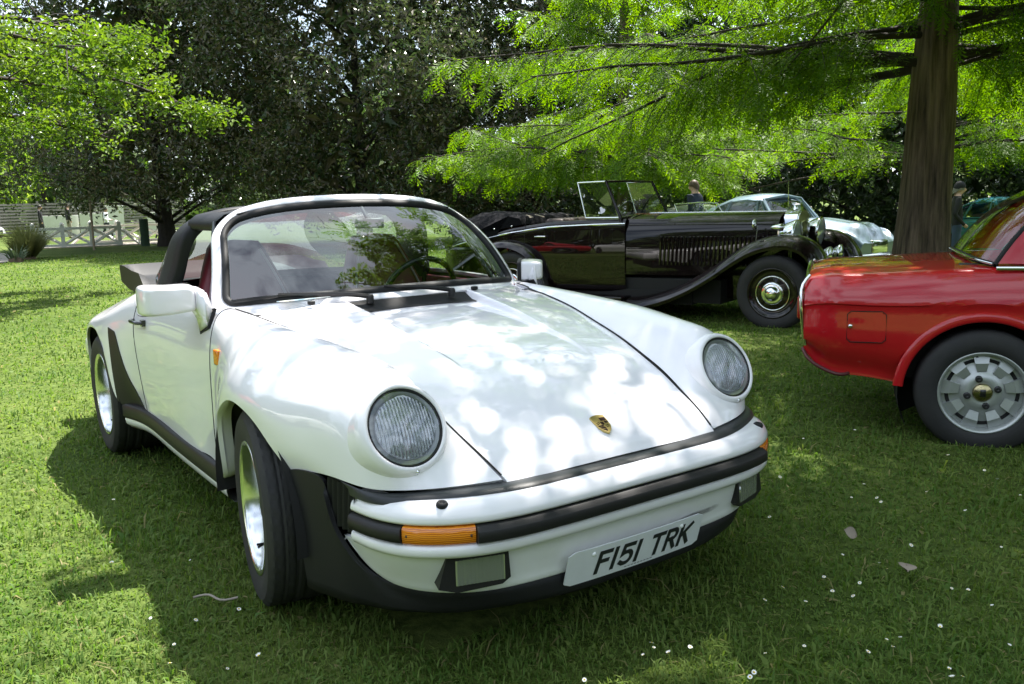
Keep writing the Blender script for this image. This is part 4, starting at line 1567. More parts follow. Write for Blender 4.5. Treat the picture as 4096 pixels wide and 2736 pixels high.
# chrome strip along the waist
for s in (-1, 1):
    P = []
    for u, r in zip(U[3:], rows[3:]):
        belt = np.interp(u, [-4.35, -4.1, -3.9, -3.56, -3.1, -2.6, -2.1, -1.66], [.62, .74, .78, .83, .91, .97, .99, 1.0])
        hw = np.interp(u, [-4.35, -4.15, -3.8, -3.2, -2.6, -2.0, -1.66], [.34, .46, .56, .635, .655, .64, .60])
        P.append((u, s * (hw - .006), belt))
    tube('waist_strip', P, .011, CHROME, blk, 6)
# bonnet
rows = []
for u in np.linspace(-1.67, -.10, 26):
    t = (u + 1.67) / 1.57
    yb, yc = .585 - .255 * t, .545 - .235 * t
    zc = .985 - .005 * t
    zt = 1.095
    sec = [(yb, .46), (yb, .70), (yb - .005, .90), (yc + .012, zc - .03), (yc, zc), (yc - .05, zc + .06), (yc * .55, zt - .022), (yc * .25, zt - .003), (0, zt)]
    rows.append([(u, -y, z) for y, z in sec] + [(u, y, z) for y, z in sec[:-1][::-1]])
bon = panel('bonnet', np.array(rows), BLACK, blk, 0, ref=(-.9, 0, .6))
sharp(bon.data, 40)
tube('bonnet_hinge', [(-1.66, 0, 1.098), (-.1, 0, 1.098)], .006, CHROME, bon, 6)
for s in (-1, 1):
    V, F = [], []
    for k in range(26):
        u = -1.30 + k * .043
        t = (u + 1.67) / 1.57
        y = s * (.585 - .255 * t + .001)
        b = len(V)
        V += [(u, y, .56), (u + .018, y + s * .006, .565), (u + .026, y, .56), (u + .016, y, .86), (u + .034, y + s * .006, .855), (u + .042, y, .86)]
        F += [(b, b + 1, b + 4, b + 3), (b + 1, b + 2, b + 5, b + 4), (b, b + 2, b + 1), (b + 3, b + 4, b + 5)]
    mesh('louvres', V, F, BLACK, bon, False)
    tube('bonnet_strip', [(-1.66, s * .545, .985), (-.10, s * .312, .980)], .006, BLACK, bon, 6)
# scuttle between bonnet and windscreen
rows = []
for u, zt, hw in ((-1.66, 1.095, .56), (-1.74, 1.10, .585), (-1.84, 1.075, .60)):
    t = np.linspace(-1, 1, 21)
    rows.append(np.stack([np.full(21, u), t * hw, zt - .09 * np.abs(t)**3], -1))
panel('scuttle', np.array(rows), BLACK, blk, 0, ref=(-1.7, 0, .7))
# radiator
rsh = [(-.19, .42), (-.205, .7), (-.205, .98), (-.175, 1.06), (-.10, 1.105), (0, 1.12), (.10, 1.105), (.175, 1.06), (.205, .98), (.205, .7), (.19, .42)]
rad = prism('radiator_shell', rsh, -.10, .055, CHROME, blk, 'x', .012)
for k in range(17):
    y = -.16 + k * .02
    box('radiator_slat', (.050, y - .004, .46), (.066, y + .004, 1.0 - abs(y) * .2), CHROME, rad)
lathe('radiator_cap', [(.0005, 1.16), (.022, 1.155), (.026, 1.13), (.03, 1.115)], CHROME, rad, 14, 'z', (-.03, 0, 0))
V = [(-.05, 0, 1.15), (.02, .0, 1.165), (-.10, .055, 1.215), (-.10, -.055, 1.215), (-.02, 0, 1.20)]
mesh('mascot', V, [(0, 1, 4), (0, 4, 2), (1, 2, 4), (0, 3, 4), (1, 4, 3)], CHROME, rad, False)
# headlamps, spot lamps and wing lamps
for s in (-1, 1):
    pr = [(.0005, -.17), (.04, -.165), (.085, -.13), (.125, -.06), (.145, 0), (.150, .012), (.150, .03), (.138, .034)]
    hd = lathe('headlamp', pr, CHROME, blk, 36, 'x', (.09, s * .40, .875))
    lathe('lens', [(.138, .034), (.09, .048), (.0005, .054)], pmat('lamp_face', (.55, .60, .62), .1, metal=.6), hd, 30, 'x', (.09, s * .40, .875))
    tube('bracket', [(.05, s * .40, .74), (.03, s * .34, .55)], .02, CHROME, hd, 8)
    sp = lathe('spot_lamp', [(.0005, -.09), (.05, -.07), (.085, -.01), (.095, .01), (.09, .025), (.0005, .035)], CHROME, blk, 28, 'x', (.36, s * .19, .66))
    wl = lathe('wing_lamp', [(.0005, -.10), (.02, -.08), (.034, -.02), (.036, .02), (.0005, .035)], CHROME, blk, 18, 'x', (.02, s * .61, .955))
    tube('stalk', [(0.0, s * .61, .89), (.0, s * .61, .94)], .012, CHROME, wl, 8)
    mo = lathe('wing_mirror', [(.0005, 0), (.052, .004), (.05, .018), (.0005, .026)], CHROME, blk, 20, 'x', (-.24, s * .63, .985))
    tube('stalk', [(-.22, s * .62, .80), (-.20, s * .63, .97)], .006, CHROME, mo, 6)
# wings
def wing(path, y0, y1, drop, name):
    P = curve(np.array([(u, 0, z) for u, z in path]), 44)
    T = np.gradient(P, axis=0)
    N = np.stack([-T[:, 2], 0 * T[:, 0], T[:, 0]], -1)
    N /= np.linalg.norm(N, axis=1, keepdims=True)
    if N[:, 2].mean() < 0:
        N = -N
    out = []
    for p, nn in zip(P, N):
        r = []
        for t in np.linspace(-1, 1, 17):
            y = (y0 + y1) / 2 + (y1 - y0) / 2 * t
            r.append(p + np.array([0, y, 0]) - nn * drop * abs(t)**2.6)
        out.append(r)
    return np.array(out)


FW = [(-2.0, .225), (-1.7, .215), (-1.40, .245), (-1.09, .335), (-.80, .475), (-.55, .635), (-.30, .795), (-.10, .868), (.05, .893), (.22, .875), (.36, .80), (.45, .68), (.50, .54), (.51, .46)]
RW = [(-2.55, .26), (-2.62, .45), (-2.75, .68), (-2.98, .80), (-3.25, .82), (-3.6, .70), (-3.95, .50), (-4.3, .34)]
for s in (-1, 1):
    g = wing(FW, s * .38, s * .815, .10, 'w')
    fw = panel('front_wing', g, BLACK, blk, 0, ref=(-.3, 0, -.6))
    # skirt under the outer edge and inner valance
    e = g[:, -1]
    panel('wing_skirt', np.array([e, e + np.array([0, 0, -.012]), e * np.array([1, .99, 1]) + np.array([0, 0, -.035])]), BLACK, fw, 0)
    ei = g[:, 0]
    panel('inner_valance', np.array([ei, np.stack([ei[:, 0], ei[:, 1] * .95, np.maximum(ei[:, 2] - .4, .22)], -1)]), BLACK, fw, 0)
    panel('rear_wing', wing(RW, s * .50, s * .80, .08, 'r'), BLACK, blk, 0, ref=(-3.2, 0, -.3))
    box('running_board', (-2.65, min(s * .57, s * .80), .20), (-1.6, max(s * .57, s * .80), .235), BLACK, blk, .01)
    box('chassis_rail', (-4.0, min(s * .44, s * .58), .16), (-.9, max(s * .44, s * .58), .30), DARK, blk)
# wheels
def disc_wheel(parent, loc, R_, w, steer=0, side=-1):
    pr = [(R_ * .66, w * .40), (R_ * .74, w * .50), (R_ * .88, w * .52), (R_ * .97, w * .42), (R_, w * .25), (R_, -w * .25), (R_ * .97, -w * .42), (R_ * .88, -w * .52), (R_ * .66, -w * .45)]
    t = lathe('wheel', pr[::-1], TYRE, parent, 48, 'y', auto=50)
    d = lathe('wheel_disc', [(R_ * .68, -w * .3), (R_ * .68, w * .42), (R_ * .655, w * .46), (R_ * .62, w * .40), (R_ * .56, w * .30), (R_ * .40, w * .34), (R_ * .22, w * .42), (.0005, w * .44)], BLACK, t, 48, 'y')
    lathe('trim_ring', [(R_ * .46, w * .325), (R_ * .465, w * .36), (R_ * .45, w * .375), (R_ * .435, w * .36), (R_ * .43, w * .33)], CHROME, t, 44, 'y')
    lathe('hub_cap', [(R_ * .30, w * .34), (R_ * .305, w * .40), (R_ * .27, w * .46), (R_ * .22, w * .44), (R_ * .19, w * .46), (R_ * .16, w * .62), (R_ * .13, w * .68), (.0005, w * .69)], CHROME, t, 40, 'y')
    t.location = loc
    t.rotation_euler = (0, .2, steer + (math.pi if side < 0 else 0))
    return t


for s in (-1, 1):
    disc_wheel(blk, (0, s * .69, .335), .362, .17, math.radians(0), s)
    disc_wheel(blk, (-3.05, s * .68, .335), .362, .17, 0, s)
box('underbody', (-3.6, -.55, .18), (-.6, .55, .42), DARK, blk)
box('engine_block', (-1.6, -.30, .40), (-.12, .30, .9), DARK, blk)
# windscreen, quarter lights
def pane(name, P, frame_mat, parent, r, glass, sides=(0, 1, 2, 3)):
    P = [np.array(p, float) for p in P]
    g = mesh(name, P, [tuple(range(len(P)))], glass, parent, False)
    for i in sides:
        tube('frame', [P[i], P[(i + 1) % len(P)]], r, frame_mat, g, 8)
    return g


wsb = [(-1.71, -.585, 1.062), (-1.63, -.20, 1.10), (-1.63, .20, 1.10), (-1.71, .585, 1.062)]
pane('windscreen', [(-1.71, -.585, 1.058), (-1.69, 0, 1.085), (-1.71, .585, 1.058), (-1.905, .55, 1.452), (-1.89, 0, 1.458), (-1.905, -.55, 1.452)], BLACK, blk, .014, glass_mat('old_glass', (.80, .88, .82), .05), (2, 3, 4, 5, 0, 1))
for s in (-1, 1):
    pane('quarter_light', [(-1.735, s * .59, 1.065), (-2.135, s * .605, 1.065), (-2.25, s * .575, 1.448), (-1.915, s * .555, 1.452)], CHROME if s < 0 else CHROME, blk, .009, glass_mat('side_glass', (.50, .54, .56), .16), (0, 1, 2, 3))
    tube('screen_pillar', [(-1.70, s * .588, 1.0), (-1.91, s * .553, 1.458)], .017, BLACK, blk, 8)
# cockpit and folded hood
box('cockpit', (-3.3, -.54, .5), (-1.95, .54, .98), pmat('tan_hide', (.035, .018, .014), .6), blk, .03)
box('seat_squab', (-2.75, -.50, .7), (-2.50, .50, 1.06), MATS['tan_hide'], blk, .06, 3)
lathe('steering_wheel', [(.20, -.01), (.212, 0), (.20, .01), (.19, 0), (.20, -.01)], GLOSSBLACK, blk, 32, 'x', (-2.15, .28, 1.05), roty(math.radians(25)))
rows = []
for y in np.linspace(-.60, .60, 25):
    k = 1 - .25 * (abs(y) / .6)**3
    w1, w2 = .012 * math.sin(y * 23), .010 * math.sin(y * 37 + 1)
    rows.append([(-2.98, y, 1.0), (-3.02, y, 1.075 + w1), (-3.18, y, 1.105 + w2), (-3.40, y, 1.115 * k + w1), (-3.62, y, 1.135 * k + w2), (-3.85, y, 1.14 * k + w1), (-4.02, y, 1.09 * k + w2), (-4.08, y, 1.02), (-4.0, y, .92), (-3.8, y, .86)])
hd = panel('folded_hood', np.array(rows), pmat('hood_cloth', (.005, .005, .007), .9, spec=.1, bump=(30, .5)), blk, 0, ref=(-3.5, 0, .95))
rows = np.array(rows)
for e in (0, -1):
    mesh('hood_end', rows[e], [tuple(range(10))], MATS['hood_cloth'], hd, False)
rows = [[(x, y, z + .01 * math.sin(y * 30 + x * 9)) for x, z in ((-3.0, 1.0), (-3.04, 1.07), (-3.15, 1.095), (-3.25, 1.07))] for y in np.linspace(-.52, .52, 17)]
panel('hood_lining', np.array(rows), pmat('tan_cloth', (.20, .165, .125), .9), hd, 0, ref=(-3, 0, .9))
for u, z in ((-3.1, .98), (-3.35, .95)):
    lathe('stud', [(.0005, -.662), (.008, -.660), (.009, -.65)], CHROME, blk, 10, 'y', (u, 0, z))
# ================================================================ other cars
def shell(name, parent, mat, st, cols, rows_n, arches, ref, width_end=None, sharp_deg=None):
    """car body through stations st; cols = control arrays (n, 2) of (y, z) from centre top to sill; arches = (u, zc, r)"""
    st = np.array(st, float)
    C_ = np.array(cols, float)                         # stations x columns x 2
    us = set(np.round(np.linspace(st[0], st[-1], rows_n), 4))
    for ua, zc, r in arches:
        for k in np.linspace(-1, 1, 25):
            us.add(round(ua + r * math.sin(k * math.pi / 2), 4))
    us = np.array(sorted(us))
    g = nspl(st, C_, us)
    nv = C_.shape[1]
    out = []
    for u, sec in zip(us, g):
        sec = nspl(np.arange(nv), sec, np.linspace(0, nv - 1, 34))
        zb = sec[-1, 1]
        for ua, zc, r in arches:
            d = abs(u - ua)
            if d < r:
                zb = max(zb, zc + math.sqrt(r * r - d * d))
        if zb > sec[-1, 1] + 1e-6:                     # squeeze the lower side up to the arch
            z0 = sec[:, 1].copy()
            lo, hi = z0[-1], max(z0.max() * .5 + zb * .5, zb + .04)
            m = z0 < hi
            z0[m] = zb + (z0[m] - lo) / (hi - lo) * (hi - zb)
            yy = np.interp(-z0, -sec[:, 1], sec[:, 0]) if np.all(np.diff(sec[12:, 1]) < 0) else sec[:, 0]
            sec = np.stack([np.where(m, yy, sec[:, 0]), z0], -1)
        out.append([(u, -y, z) for y, z in sec[::-1]] + [(u, y, z) for y, z in sec[1:]])
    G = np.array(out)
    b = panel(name, G, mat, parent, 0, ref=ref)
    if sharp_deg:
        sharp(b.data, sharp_deg)
    for e in (0, -1):
        V = G[e]
        mesh('end_panel', V, [tuple(range(len(V)))], mat, b, False)
    return b, us, G


RED = pmat('red_paint', (.47, .008, .014), .32, spec=.2, coat=1.0, crough=.02, noise=(4, .5, (.42, .007, .014)))
ra = math.radians(35)
red = tag(empty('coupe', (.575 - .043 * math.cos(ra) - .72 * math.sin(ra), 2.68 - .043 * math.sin(ra) + .72 * math.cos(ra), -.012), ra),
          'glossy red coupe cut off by the frame, its tail beside the white car', 'car')
st = [-.855, -.82, -.60, -.25, .05, .5, 1.2, 1.7, 2.3, 2.9, 3.05]
def rsec(z0, ze, ye, zc, zl, yb, zb):
    """centre top z0; deck edge ye, ze; crease zc; bottom yb, zb"""
    return [(0, z0), (ye * .5, z0 - .004), (ye * .86, ze + .018), (ye - .012, ze + .006), (ye + .010, ze - .018), (ye + .040, (ze + zc) / 2), (ye + .062, zc), (ye + .050, zc - .03), (ye + .052, zl), (yb + .01, zb + .06), (yb, zb)]


cols = [rsec(.852, .815, .575, .69, .52, .56, .44), rsec(.862, .826, .600, .70, .52, .585, .40), rsec(.883, .845, .632, .705, .50, .615, .32), rsec(.903, .864, .650, .707, .48, .64, .27), rsec(.915, .876, .655, .709, .47, .655, .24),
        rsec(.925, .885, .655, .710, .46, .66, .20), rsec(.925, .888, .655, .71, .46, .66, .20), rsec(.905, .875, .655, .70, .46, .66, .20), rsec(.86, .835, .645, .69, .46, .64, .25), rsec(.78, .76, .60, .66, .46, .58, .30), rsec(.70, .69, .56, .62, .46, .55, .36)]
rb_, us_, G = shell('body', red, RED, st, cols, 60, ((0, .262, .372), (2.33, .262, .372)), (1, 0, .4), sharp_deg=28)
GR = G
# wheel arch lips
for s in (-1, 1):
    for ua in (0, 2.33):
        th = np.linspace(math.radians(4), math.radians(176), 40)
        yo = .712 if ua == 0 else .70
        rows = []
        for t in th:
            c_, s_ = math.cos(t), math.sin(t)
            k = abs(math.cos(t))**3 * .012
            rows.append([(ua + (.372 + d) * c_, s * (yo + o - k), .262 + (.372 + d) * s_) for d, o in ((.042, -.014), (.040, .000), (.022, .004), (.002, .006), (-.006, .000), (-.006, -.05))])
        panel('arch_lip', np.array(rows), RED, rb_, 0, ref=(ua, 0, .3))
        Gw = np.array([[(ua + .39 * math.cos(t), s * y, .26 + .39 * math.sin(t)) for y in (.69, .5, .35)] for t in np.linspace(-.5, math.pi + .5, 30)])
        hs = panel('wheel_housing', Gw, DARK, red, 0)
        mesh('inner_disc', np.array([[(ua + q * math.cos(t), s * .35, .26 + q * math.sin(t)) for q in (.39, .02)] for t in np.linspace(-.5, math.pi + .5, 30)]).reshape(-1, 3), gfaces(30, 2), DARK, hs)
# fuel flap with lock on the near side
def side_y(u, z):
    i = int(np.argmin(abs(us_ - u)))
    half = G[i][:34]
    q = np.argsort(half[:, 2])
    return np.interp(z, half[q][:, 2], half[q][:, 1])


fu, fz = np.linspace(-.640, -.455, 12), np.linspace(.508, .668, 12)
rows = []
for u in fu:
    r = []
    for z in fz:
        cu, cz = abs(u + .5475) / .0925, abs(z - .588) / .08
        r.append((u, side_y(u, z) - .003, z))
    rows.append(r)
cut = [(i, j) for i in (0, 11) for j in (0, 11)]
V = np.array(rows).reshape(-1, 3)
F = [f for f in gfaces(12, 12) if not any((i * 12 + j) in f for i, j in cut)]
flap = mesh('fuel_flap', V, F, RED, rb_)
rim_ = [rows[i][0] for i in range(12)] + [rows[11][j] for j in range(12)] + [rows[i][11] for i in range(11, -1, -1)] + [rows[0][j] for j in range(11, -1, -1)]
P = np.array(rim_)
P = P - (P - P.mean(0)) * .02
V, F = tube_vf(np.array([rows[1][0], rows[10][0], rows[11][1], rows[11][10], rows[10][11], rows[1][11], rows[0][10], rows[0][1], rows[1][0]]), .0025, 4, cap=False)
mesh('flap_gap', V, F, DARK, flap)
lathe('flap_lock', [(.0005, -.008), (.009, -.008), (.011, -.002), (.011, .01)], CHROME, flap, 14, 'y', (-.625, side_y(-.625, .592) - .003, .592))
# chrome along the waist, tail trim, lamps
for s in (-1, 1):
    tube('waist_trim', [(u, s * .668, .889) for u in np.linspace(.03, 1.7, 10)], .010, CHROME, red, 6)
    tube('tail_trim', curve([(-.83, s * .585, .845), (-.868, s * .605, .79), (-.872, s * .628, .70), (-.862, s * .62, .58), (-.845, s * .60, .47)], 14), .009, CHROME, red, 8)
    tl_ = box('tail_lamp', (-.895, s * .40 - .15, .60), (-.85, s * .40 + .15, .73), pmat('red_lens', (.28, .006, .008), .15, coat=.6), red, .02, 3)
    box('lamp_bezel', (-.875, s * .40 - .165, .585), (-.856, s * .40 + .165, .745), CHROME, tl_, .01)
tube('deck_trim', [(-.845, y, .868 - .05 * (abs(y) / .6)**2) for y in np.linspace(-.56, .56, 15)], .010, CHROME, red, 6)
tube('bracket_tube', curve([(-.86, -.55, .445), (-.83, -.60, .40), (-.74, -.63, .345), (-.66, -.64, .325), (-.62, -.60, .33), (-.70, -.50, .36), (-.82, -.48, .42)], 24), .010, pmat('dull_red_tube', (.09, .02, .02), .5), red, 8)
box('underbody', (-.55, -.52, .30), (2.9, .52, .50), DARK, red)
# cabin
RW_b = curve([(.035, -.605, .902), (-.015, -.53, .914), (-.055, -.30, .926), (-.065, 0, .930), (-.055, .30, .926), (-.015, .53, .914), (.035, .605, .902)], 25)
RW_t = curve([(.41, -.515, 1.258), (.385, -.45, 1.278), (.365, -.22, 1.294), (.36, 0, 1.298), (.365, .22, 1.294), (.385, .45, 1.278), (.41, .515, 1.258)], 25)
gm = np.array([RW_b * (1 - t) + RW_t * t + np.array([-.03, 0, .035]) * math.sin(t * math.pi) for t in np.linspace(0, 1, 9)])
rw = panel('rear_window', gm, GLASS, red, 0, ref=(1, 0, .9))
V, F = tube_vf(np.concatenate([RW_b, gm[1:, -1], RW_t[::-1][1:], gm[::-1][1:, 0]]), .013, 6, cap=False)
mesh('window_seal', V, F, RUBBER, rw)
tube('seal_chrome', RW_b + np.array([-.012, 0, .004]), .006, CHROME, rw, 6)
rf = []
for u, hw, zc in ((.365, .505, 1.298), (.45, .52, 1.308), (.85, .53, 1.322), (1.1, .53, 1.318), (1.3, .52, 1.29), (1.36, .51, 1.275)):
    t = np.linspace(-1, 1, 21)
    rf.append(np.stack([np.full(21, u), t * hw, zc - .055 * np.abs(t)**3], -1))
panel('roof', np.array(rf), RED, red, .02, ref=(.9, 0, 1))
for s in (-1, 1):
    rows = []
    for t in np.linspace(0, 1, 9):
        a = gm[int(t * 8), -1 if s > 0 else 0]
        b = np.array([.25, s * .628, .90]) * (1 - t) + np.array([.52, s * .528, 1.262]) * t
        rows.append([a + np.array([0, s * .006, .004]), a * .7 + b * .3 + np.array([0, s * .012, .008]), a * .25 + b * .75 + np.array([0, s * .012, .006]), b])
    panel('rear_pillar', np.array(rows), RED, red, 0, ref=(.5, 0, .9))
    pane('side_window', [(.27, s * .632, .90), (1.62, s * .625, .895), (1.33, s * .52, 1.25), (.54, s * .53, 1.26)], CHROME, red, .009, GLASS)
pane('windscreen', [(1.62, -.60, .90), (1.80, 0, .915), (1.62, .60, .90), (1.34, .50, 1.268), (1.40, 0, 1.28), (1.34, -.50, 1.268)], RUBBER, red, .014, GLASS, range(6))
box('cabin_floor', (.1, -.6, .3), (1.7, .6, .5), DARK, red)
for s in (-1, 1):
    box('seat', (.75, s * .32 - .22, .4), (.98, s * .32 + .22, 1.08), pmat('black_seat', (.02, .02, .02), .6), red, .06, 3)
box('rear_shelf', (-.12, -.52, .85), (.35, .52, .90), MATS['black_seat'], red, .02)
# wheels with nine vents
VANE = pmat('silver_paint', (.46, .48, .47), .38, metal=.55, noise=(40, .3, (.38, .40, .39)))
def vent_wheel(parent, loc, side):
    R_, w, rm = .312, .185, .204
    pr = [(rm - .004, w * .40), (rm + .010, w * .47), (rm + .045, w * .50), (R_ - .020, w * .46), (R_ - .006, w * .40), (R_, w * .28), (R_, -w * .28), (R_ - .006, -w * .4), (rm, -w * .45)]
    t = lathe('wheel', pr[::-1], TYRE, parent, 56, 'y', auto=40)
    for r in (.235, .262, .285):
        pass
    lathe('rim', [(rm - .03, -.06), (rm - .018, .02), (rm - .016, w * .36), (rm - .012, w * .40), (rm - .004, w * .46), (rm + .003, w * .455), (rm + .002, w * .40)], VANE, t, 56, 'y')
    lathe('dish', [(.188, .030), (.150, .036), (.100, .046), (.094, .054), (.060, .062), (.055, .060), (.0005, .060)], VANE, t, 54, 'y')
    lathe('centre_cap', [(.046, .058), (.046, .068), (.040, .078), (.0005, .082)], pmat('brass_cap', (.42, .36, .20), .25, metal=1), t, 26, 'y')
    box('cap_emblem', (-.013, .076, -.019), (.013, .0845, .019), GLOSSBLACK, t, .002, 1)
    for k in range(9):
        a0 = 2 * math.pi * k / 9 + .12
        hw1, hw2 = .020, .034
        V = []
        for r, hw, hh in ((.104, .022, .050), (.146, .030, .060), (.186, .038, .046)):
            for q in (-1, 1):
                V.append((r * math.cos(a0) - q * hw * math.sin(a0), hh, r * math.sin(a0) + q * hw * math.cos(a0)))
            for q in (-1, 1):
                V.append((r * math.cos(a0) - q * hw * math.sin(a0), .02, r * math.sin(a0) + q * hw * math.cos(a0)))
        F = [(0, 1, 5, 4), (4, 5, 9, 8), (0, 4, 6, 2), (4, 8, 10, 6), (1, 3, 7, 5), (5, 7, 11, 9), (0, 2, 3, 1), (8, 9, 11, 10)]
        mesh('vane', V, F, VANE, t, False)
        a1 = a0 + math.pi / 9
        V = []
        for r in (.152, .170):
            for q in (-1, -.3, .3, 1):
                aa = a1 + q * .155
                V.append((r * math.cos(aa), .0365, r * math.sin(aa)))
        mesh('vent', V, [(0, 1, 5, 4), (1, 2, 6, 5), (2, 3, 7, 6)], DARK, t, False)
    for k in range(4):
        a = 2 * math.pi * k / 4 + 1.3
        lathe('wheel_bolt', [(.0005, .068), (.009, .072), (.0165, .070), (.0175, .05)], pmat('bolt_black', (.02, .02, .022), .35), t, 14, 'y', (.070 * math.cos(a), 0, .070 * math.sin(a)))
    lathe('valve', [(.0005, .05), (.006, .05), (.006, .03)], RUBBER, t, 8, 'y', (.178 * math.cos(1.4), 0, .178 * math.sin(1.4)))
    t.location = loc
    t.rotation_euler = (0, 0, math.pi if side < 0 else 0)


for s in (-1, 1):
    vent_wheel(red, (0, s * .628, .272), s)
    vent_wheel(red, (2.33, s * .62, .272), s)

# ---------------------------------------------------------------- parked cars further back
def saloon(name, label, loc, ang, mat, closed=True, L=1.0, H=1.0, old=False, group=None):
    r = tag(empty(name, loc, ang), label, 'car', group)
    st = [-3.45, -3.2, -2.7, -2.0, -1.2, -.75, -.2, .3, .62, .74]
    def sec(z0, ze, ye, zl, yb, zb, fl=0.0):
        return [(0, z0), (ye * .45, z0 - .012), (ye * .8, ze + .02 - fl), (ye, ze + fl), (ye + .07, ze - .10), (ye + .10, zl), (ye + .08, (zl + zb) / 2), (yb, zb)]
    cols = [sec(.62, .56, .38, .48, .42, .34), sec(.78, .72, .48, .55, .52, .28), sec(.90, .85, .56, .60, .60, .24), sec(.95, .90, .62, .62, .66, .22), sec(.96, .91, .63, .62, .68, .20),
            sec(.99, .90, .62, .62, .68, .20), sec(.98, .86, .60, .60, .67, .22, .015), sec(.92, .80, .57, .58, .64, .26, .03), sec(.80, .70, .52, .54, .56, .32, .03), sec(.62, .60, .45, .5, .48, .38)]
    b, us, g = shell('body', r, mat, st, cols, 50, ((0, .30, .37), (-2.55, .30, .37)), (-1.2, 0, .4))
    for s in (-1, 1):
        for u in (0, -2.55):
            disc_wheel(r, (u, s * .62, .325), .33, .16, 0, s)
            mesh('inner_disc', [(u + .40 * math.cos(t), s * .42, .30 + .40 * math.sin(t)) for t in np.linspace(0, 2 * math.pi, 20)[:-1]], [tuple(range(19))], DARK, b, False)
        h = lathe('headlamp', [(.0005, .05), (.06, .045), (.09, .02), (.10, 0), (.10, -.12)], CHROME, r, 24, 'x', (.60, s * .50, .62))
        lathe('lens', [(.0005, .06), (.05, .055), (.08, .035)], LENS, h, 20, 'x', (.60, s * .50, .62))
    box('bumper', (.70, -.66, .36), (.80, .66, .45), CHROME, r, .03, 2)
    box('grille', (.66, -.22, .42), (.76, .22, .66), CHROME, r, .04, 2)
    box('rear_bumper', (-3.56, -.6, .36), (-3.46, .6, .45), CHROME, r, .03, 2)
    box('underbody', (-3.2, -.5, .18), (.5, .5, .5), DARK, r)
    if closed:
        rf = []
        for u, hw, zc in ((-2.75, .34, .98), (-2.55, .42, 1.13), (-2.25, .49, 1.29), (-1.85, .53, 1.40), (-1.45, .54, 1.425), (-1.18, .53, 1.40), (-1.12, .52, 1.375)):
            t = np.linspace(-1, 1, 19)
            rf.append(np.stack([np.full(19, u), t * hw, .0 + zc * H - .10 * np.abs(t)**3.2], -1))
        panel('roof', np.array(rf), mat, r, .03, ref=(-1.8, 0, .8))
        for s in (-1, 1):
            pane('side_window', [(-1.20, s * .635, .94), (-.92, s * .63, .935), (-1.17, s * .525, 1.30 * H), (-1.22, s * .53, 1.30 * H)], mat, r, .016, GLASS)
            pane('side_window', [(-1.95, s * .635, .93), (-1.22, s * .635, .94), (-1.24, s * .53, 1.30 * H), (-1.80, s * .525, 1.29 * H)], mat, r, .016, GLASS)
            pane('rear_side_window', [(-2.45, s * .60, .94), (-1.98, s * .63, .935), (-1.84, s * .522, 1.285 * H), (-2.15, s * .50, 1.20 * H)], mat, r, .016, GLASS)
            tube('front_pillar', [(-.80, s * .61, .92), (-1.14, s * .515, 1.30 * H)], .026, mat, r, 8)
            pn_ = np.array([[(-2.78, s * .48, .93), (-2.72, s * .36, 1.0), (-2.58, s * .40, 1.10)], [(-2.60, s * .57, .935), (-2.45, s * .50, 1.10), (-2.3, s * .49, 1.20 * H)], [(-2.46, s * .60, .94), (-2.30, s * .55, 1.09), (-2.16, s * .50, 1.20 * H)]])
            panel('rear_quarter', pn_, mat, r, 0, ref=(-2.2, 0, .8))
            box('door_mirror', (-1.02, s * .72 - .05, .97), (-.96, s * .72 + .05, 1.04), CHROME, r, .02, 2)
        pane('windscreen', [(-.82, -.58, .935), (-.62, 0, .985), (-.82, .58, .935), (-1.14, .50, 1.325 * H), (-1.10, 0, 1.385 * H), (-1.14, -.50, 1.325 * H)], mat, r, .02, GLASS, range(6))
        box('seats', (-1.9, -.5, .5), (-1.55, .5, 1.02), pmat('dark_seat', (.035, .03, .028), .7), r, .08, 3)
        lathe('steering_wheel', [(.19, -.01), (.20, 0), (.19, .01), (.18, 0), (.19, -.01)], GLOSSBLACK, r, 24, 'x', (-1.25, .33, .98), roty(.4))
    else:
        pane('windscreen', [(-.85, -.56, .93), (-.70, 0, .97), (-.85, .56, .93), (-1.02, .50, 1.20), (-.98, 0, 1.215), (-1.02, -.50, 1.20)], CHROME, r, .012, GLASS, range(6))
        rows = []
        for y in np.linspace(-.62, .62, 19):
            k = 1 - .25 * abs(y / .62)**3
            rows.append([(-1.7, y, .92), (-1.78, y, 1.05 * k), (-2.1, y, (1.10 + .02 * math.sin(9 * y)) * k), (-2.5, y, 1.08 * k), (-2.8, y, 1.0 * k), (-2.85, y, .86)])
        panel('folded_hood', np.array(rows), MATS['hood_cloth'], r, 0, ref=(-2.3, 0, .9))
        box('cockpit', (-1.75, -.55, .5), (-.9, .55, .90), MATS['dark_seat'] if 'dark_seat' in MATS else DARK, r, .02)
    return r


SILVER = pmat('silver_blue_paint', (.19, .26, .35), .28, metal=.1, coat=1.0)
SAL = saloon('saloon_car', 'silver-blue classic saloon with a whip aerial behind the big tree trunk', (-6.1, 11.0, -.16), 0, SILVER)
tube('aerial', [(-.55, -.58, .9), (-.56, -.60, 1.62)], .005, CHROME, SAL, 5)
saloon('saloon_car', 'pale grey saloon, only its roof showing beyond the drophead windscreen', (-9.9, 13.4, -.36), math.radians(8), pmat('pale_grey_paint', (.42, .43, .40), .25, coat=1))
saloon('roadster', 'dark roadster with folded hood parked between the black tourer and the silver saloon', (-5.5, 8.2, -.06), math.radians(6), pmat('dark_green_paint', (.010, .014, .013), .2, coat=1), closed=False)
saloon('saloon_car', 'teal classic saloon parked behind the man in the cap', (-6.6, 19.6, -.38), math.radians(-20), pmat('teal_paint', (.025, .17, .23), .2, coat=1))
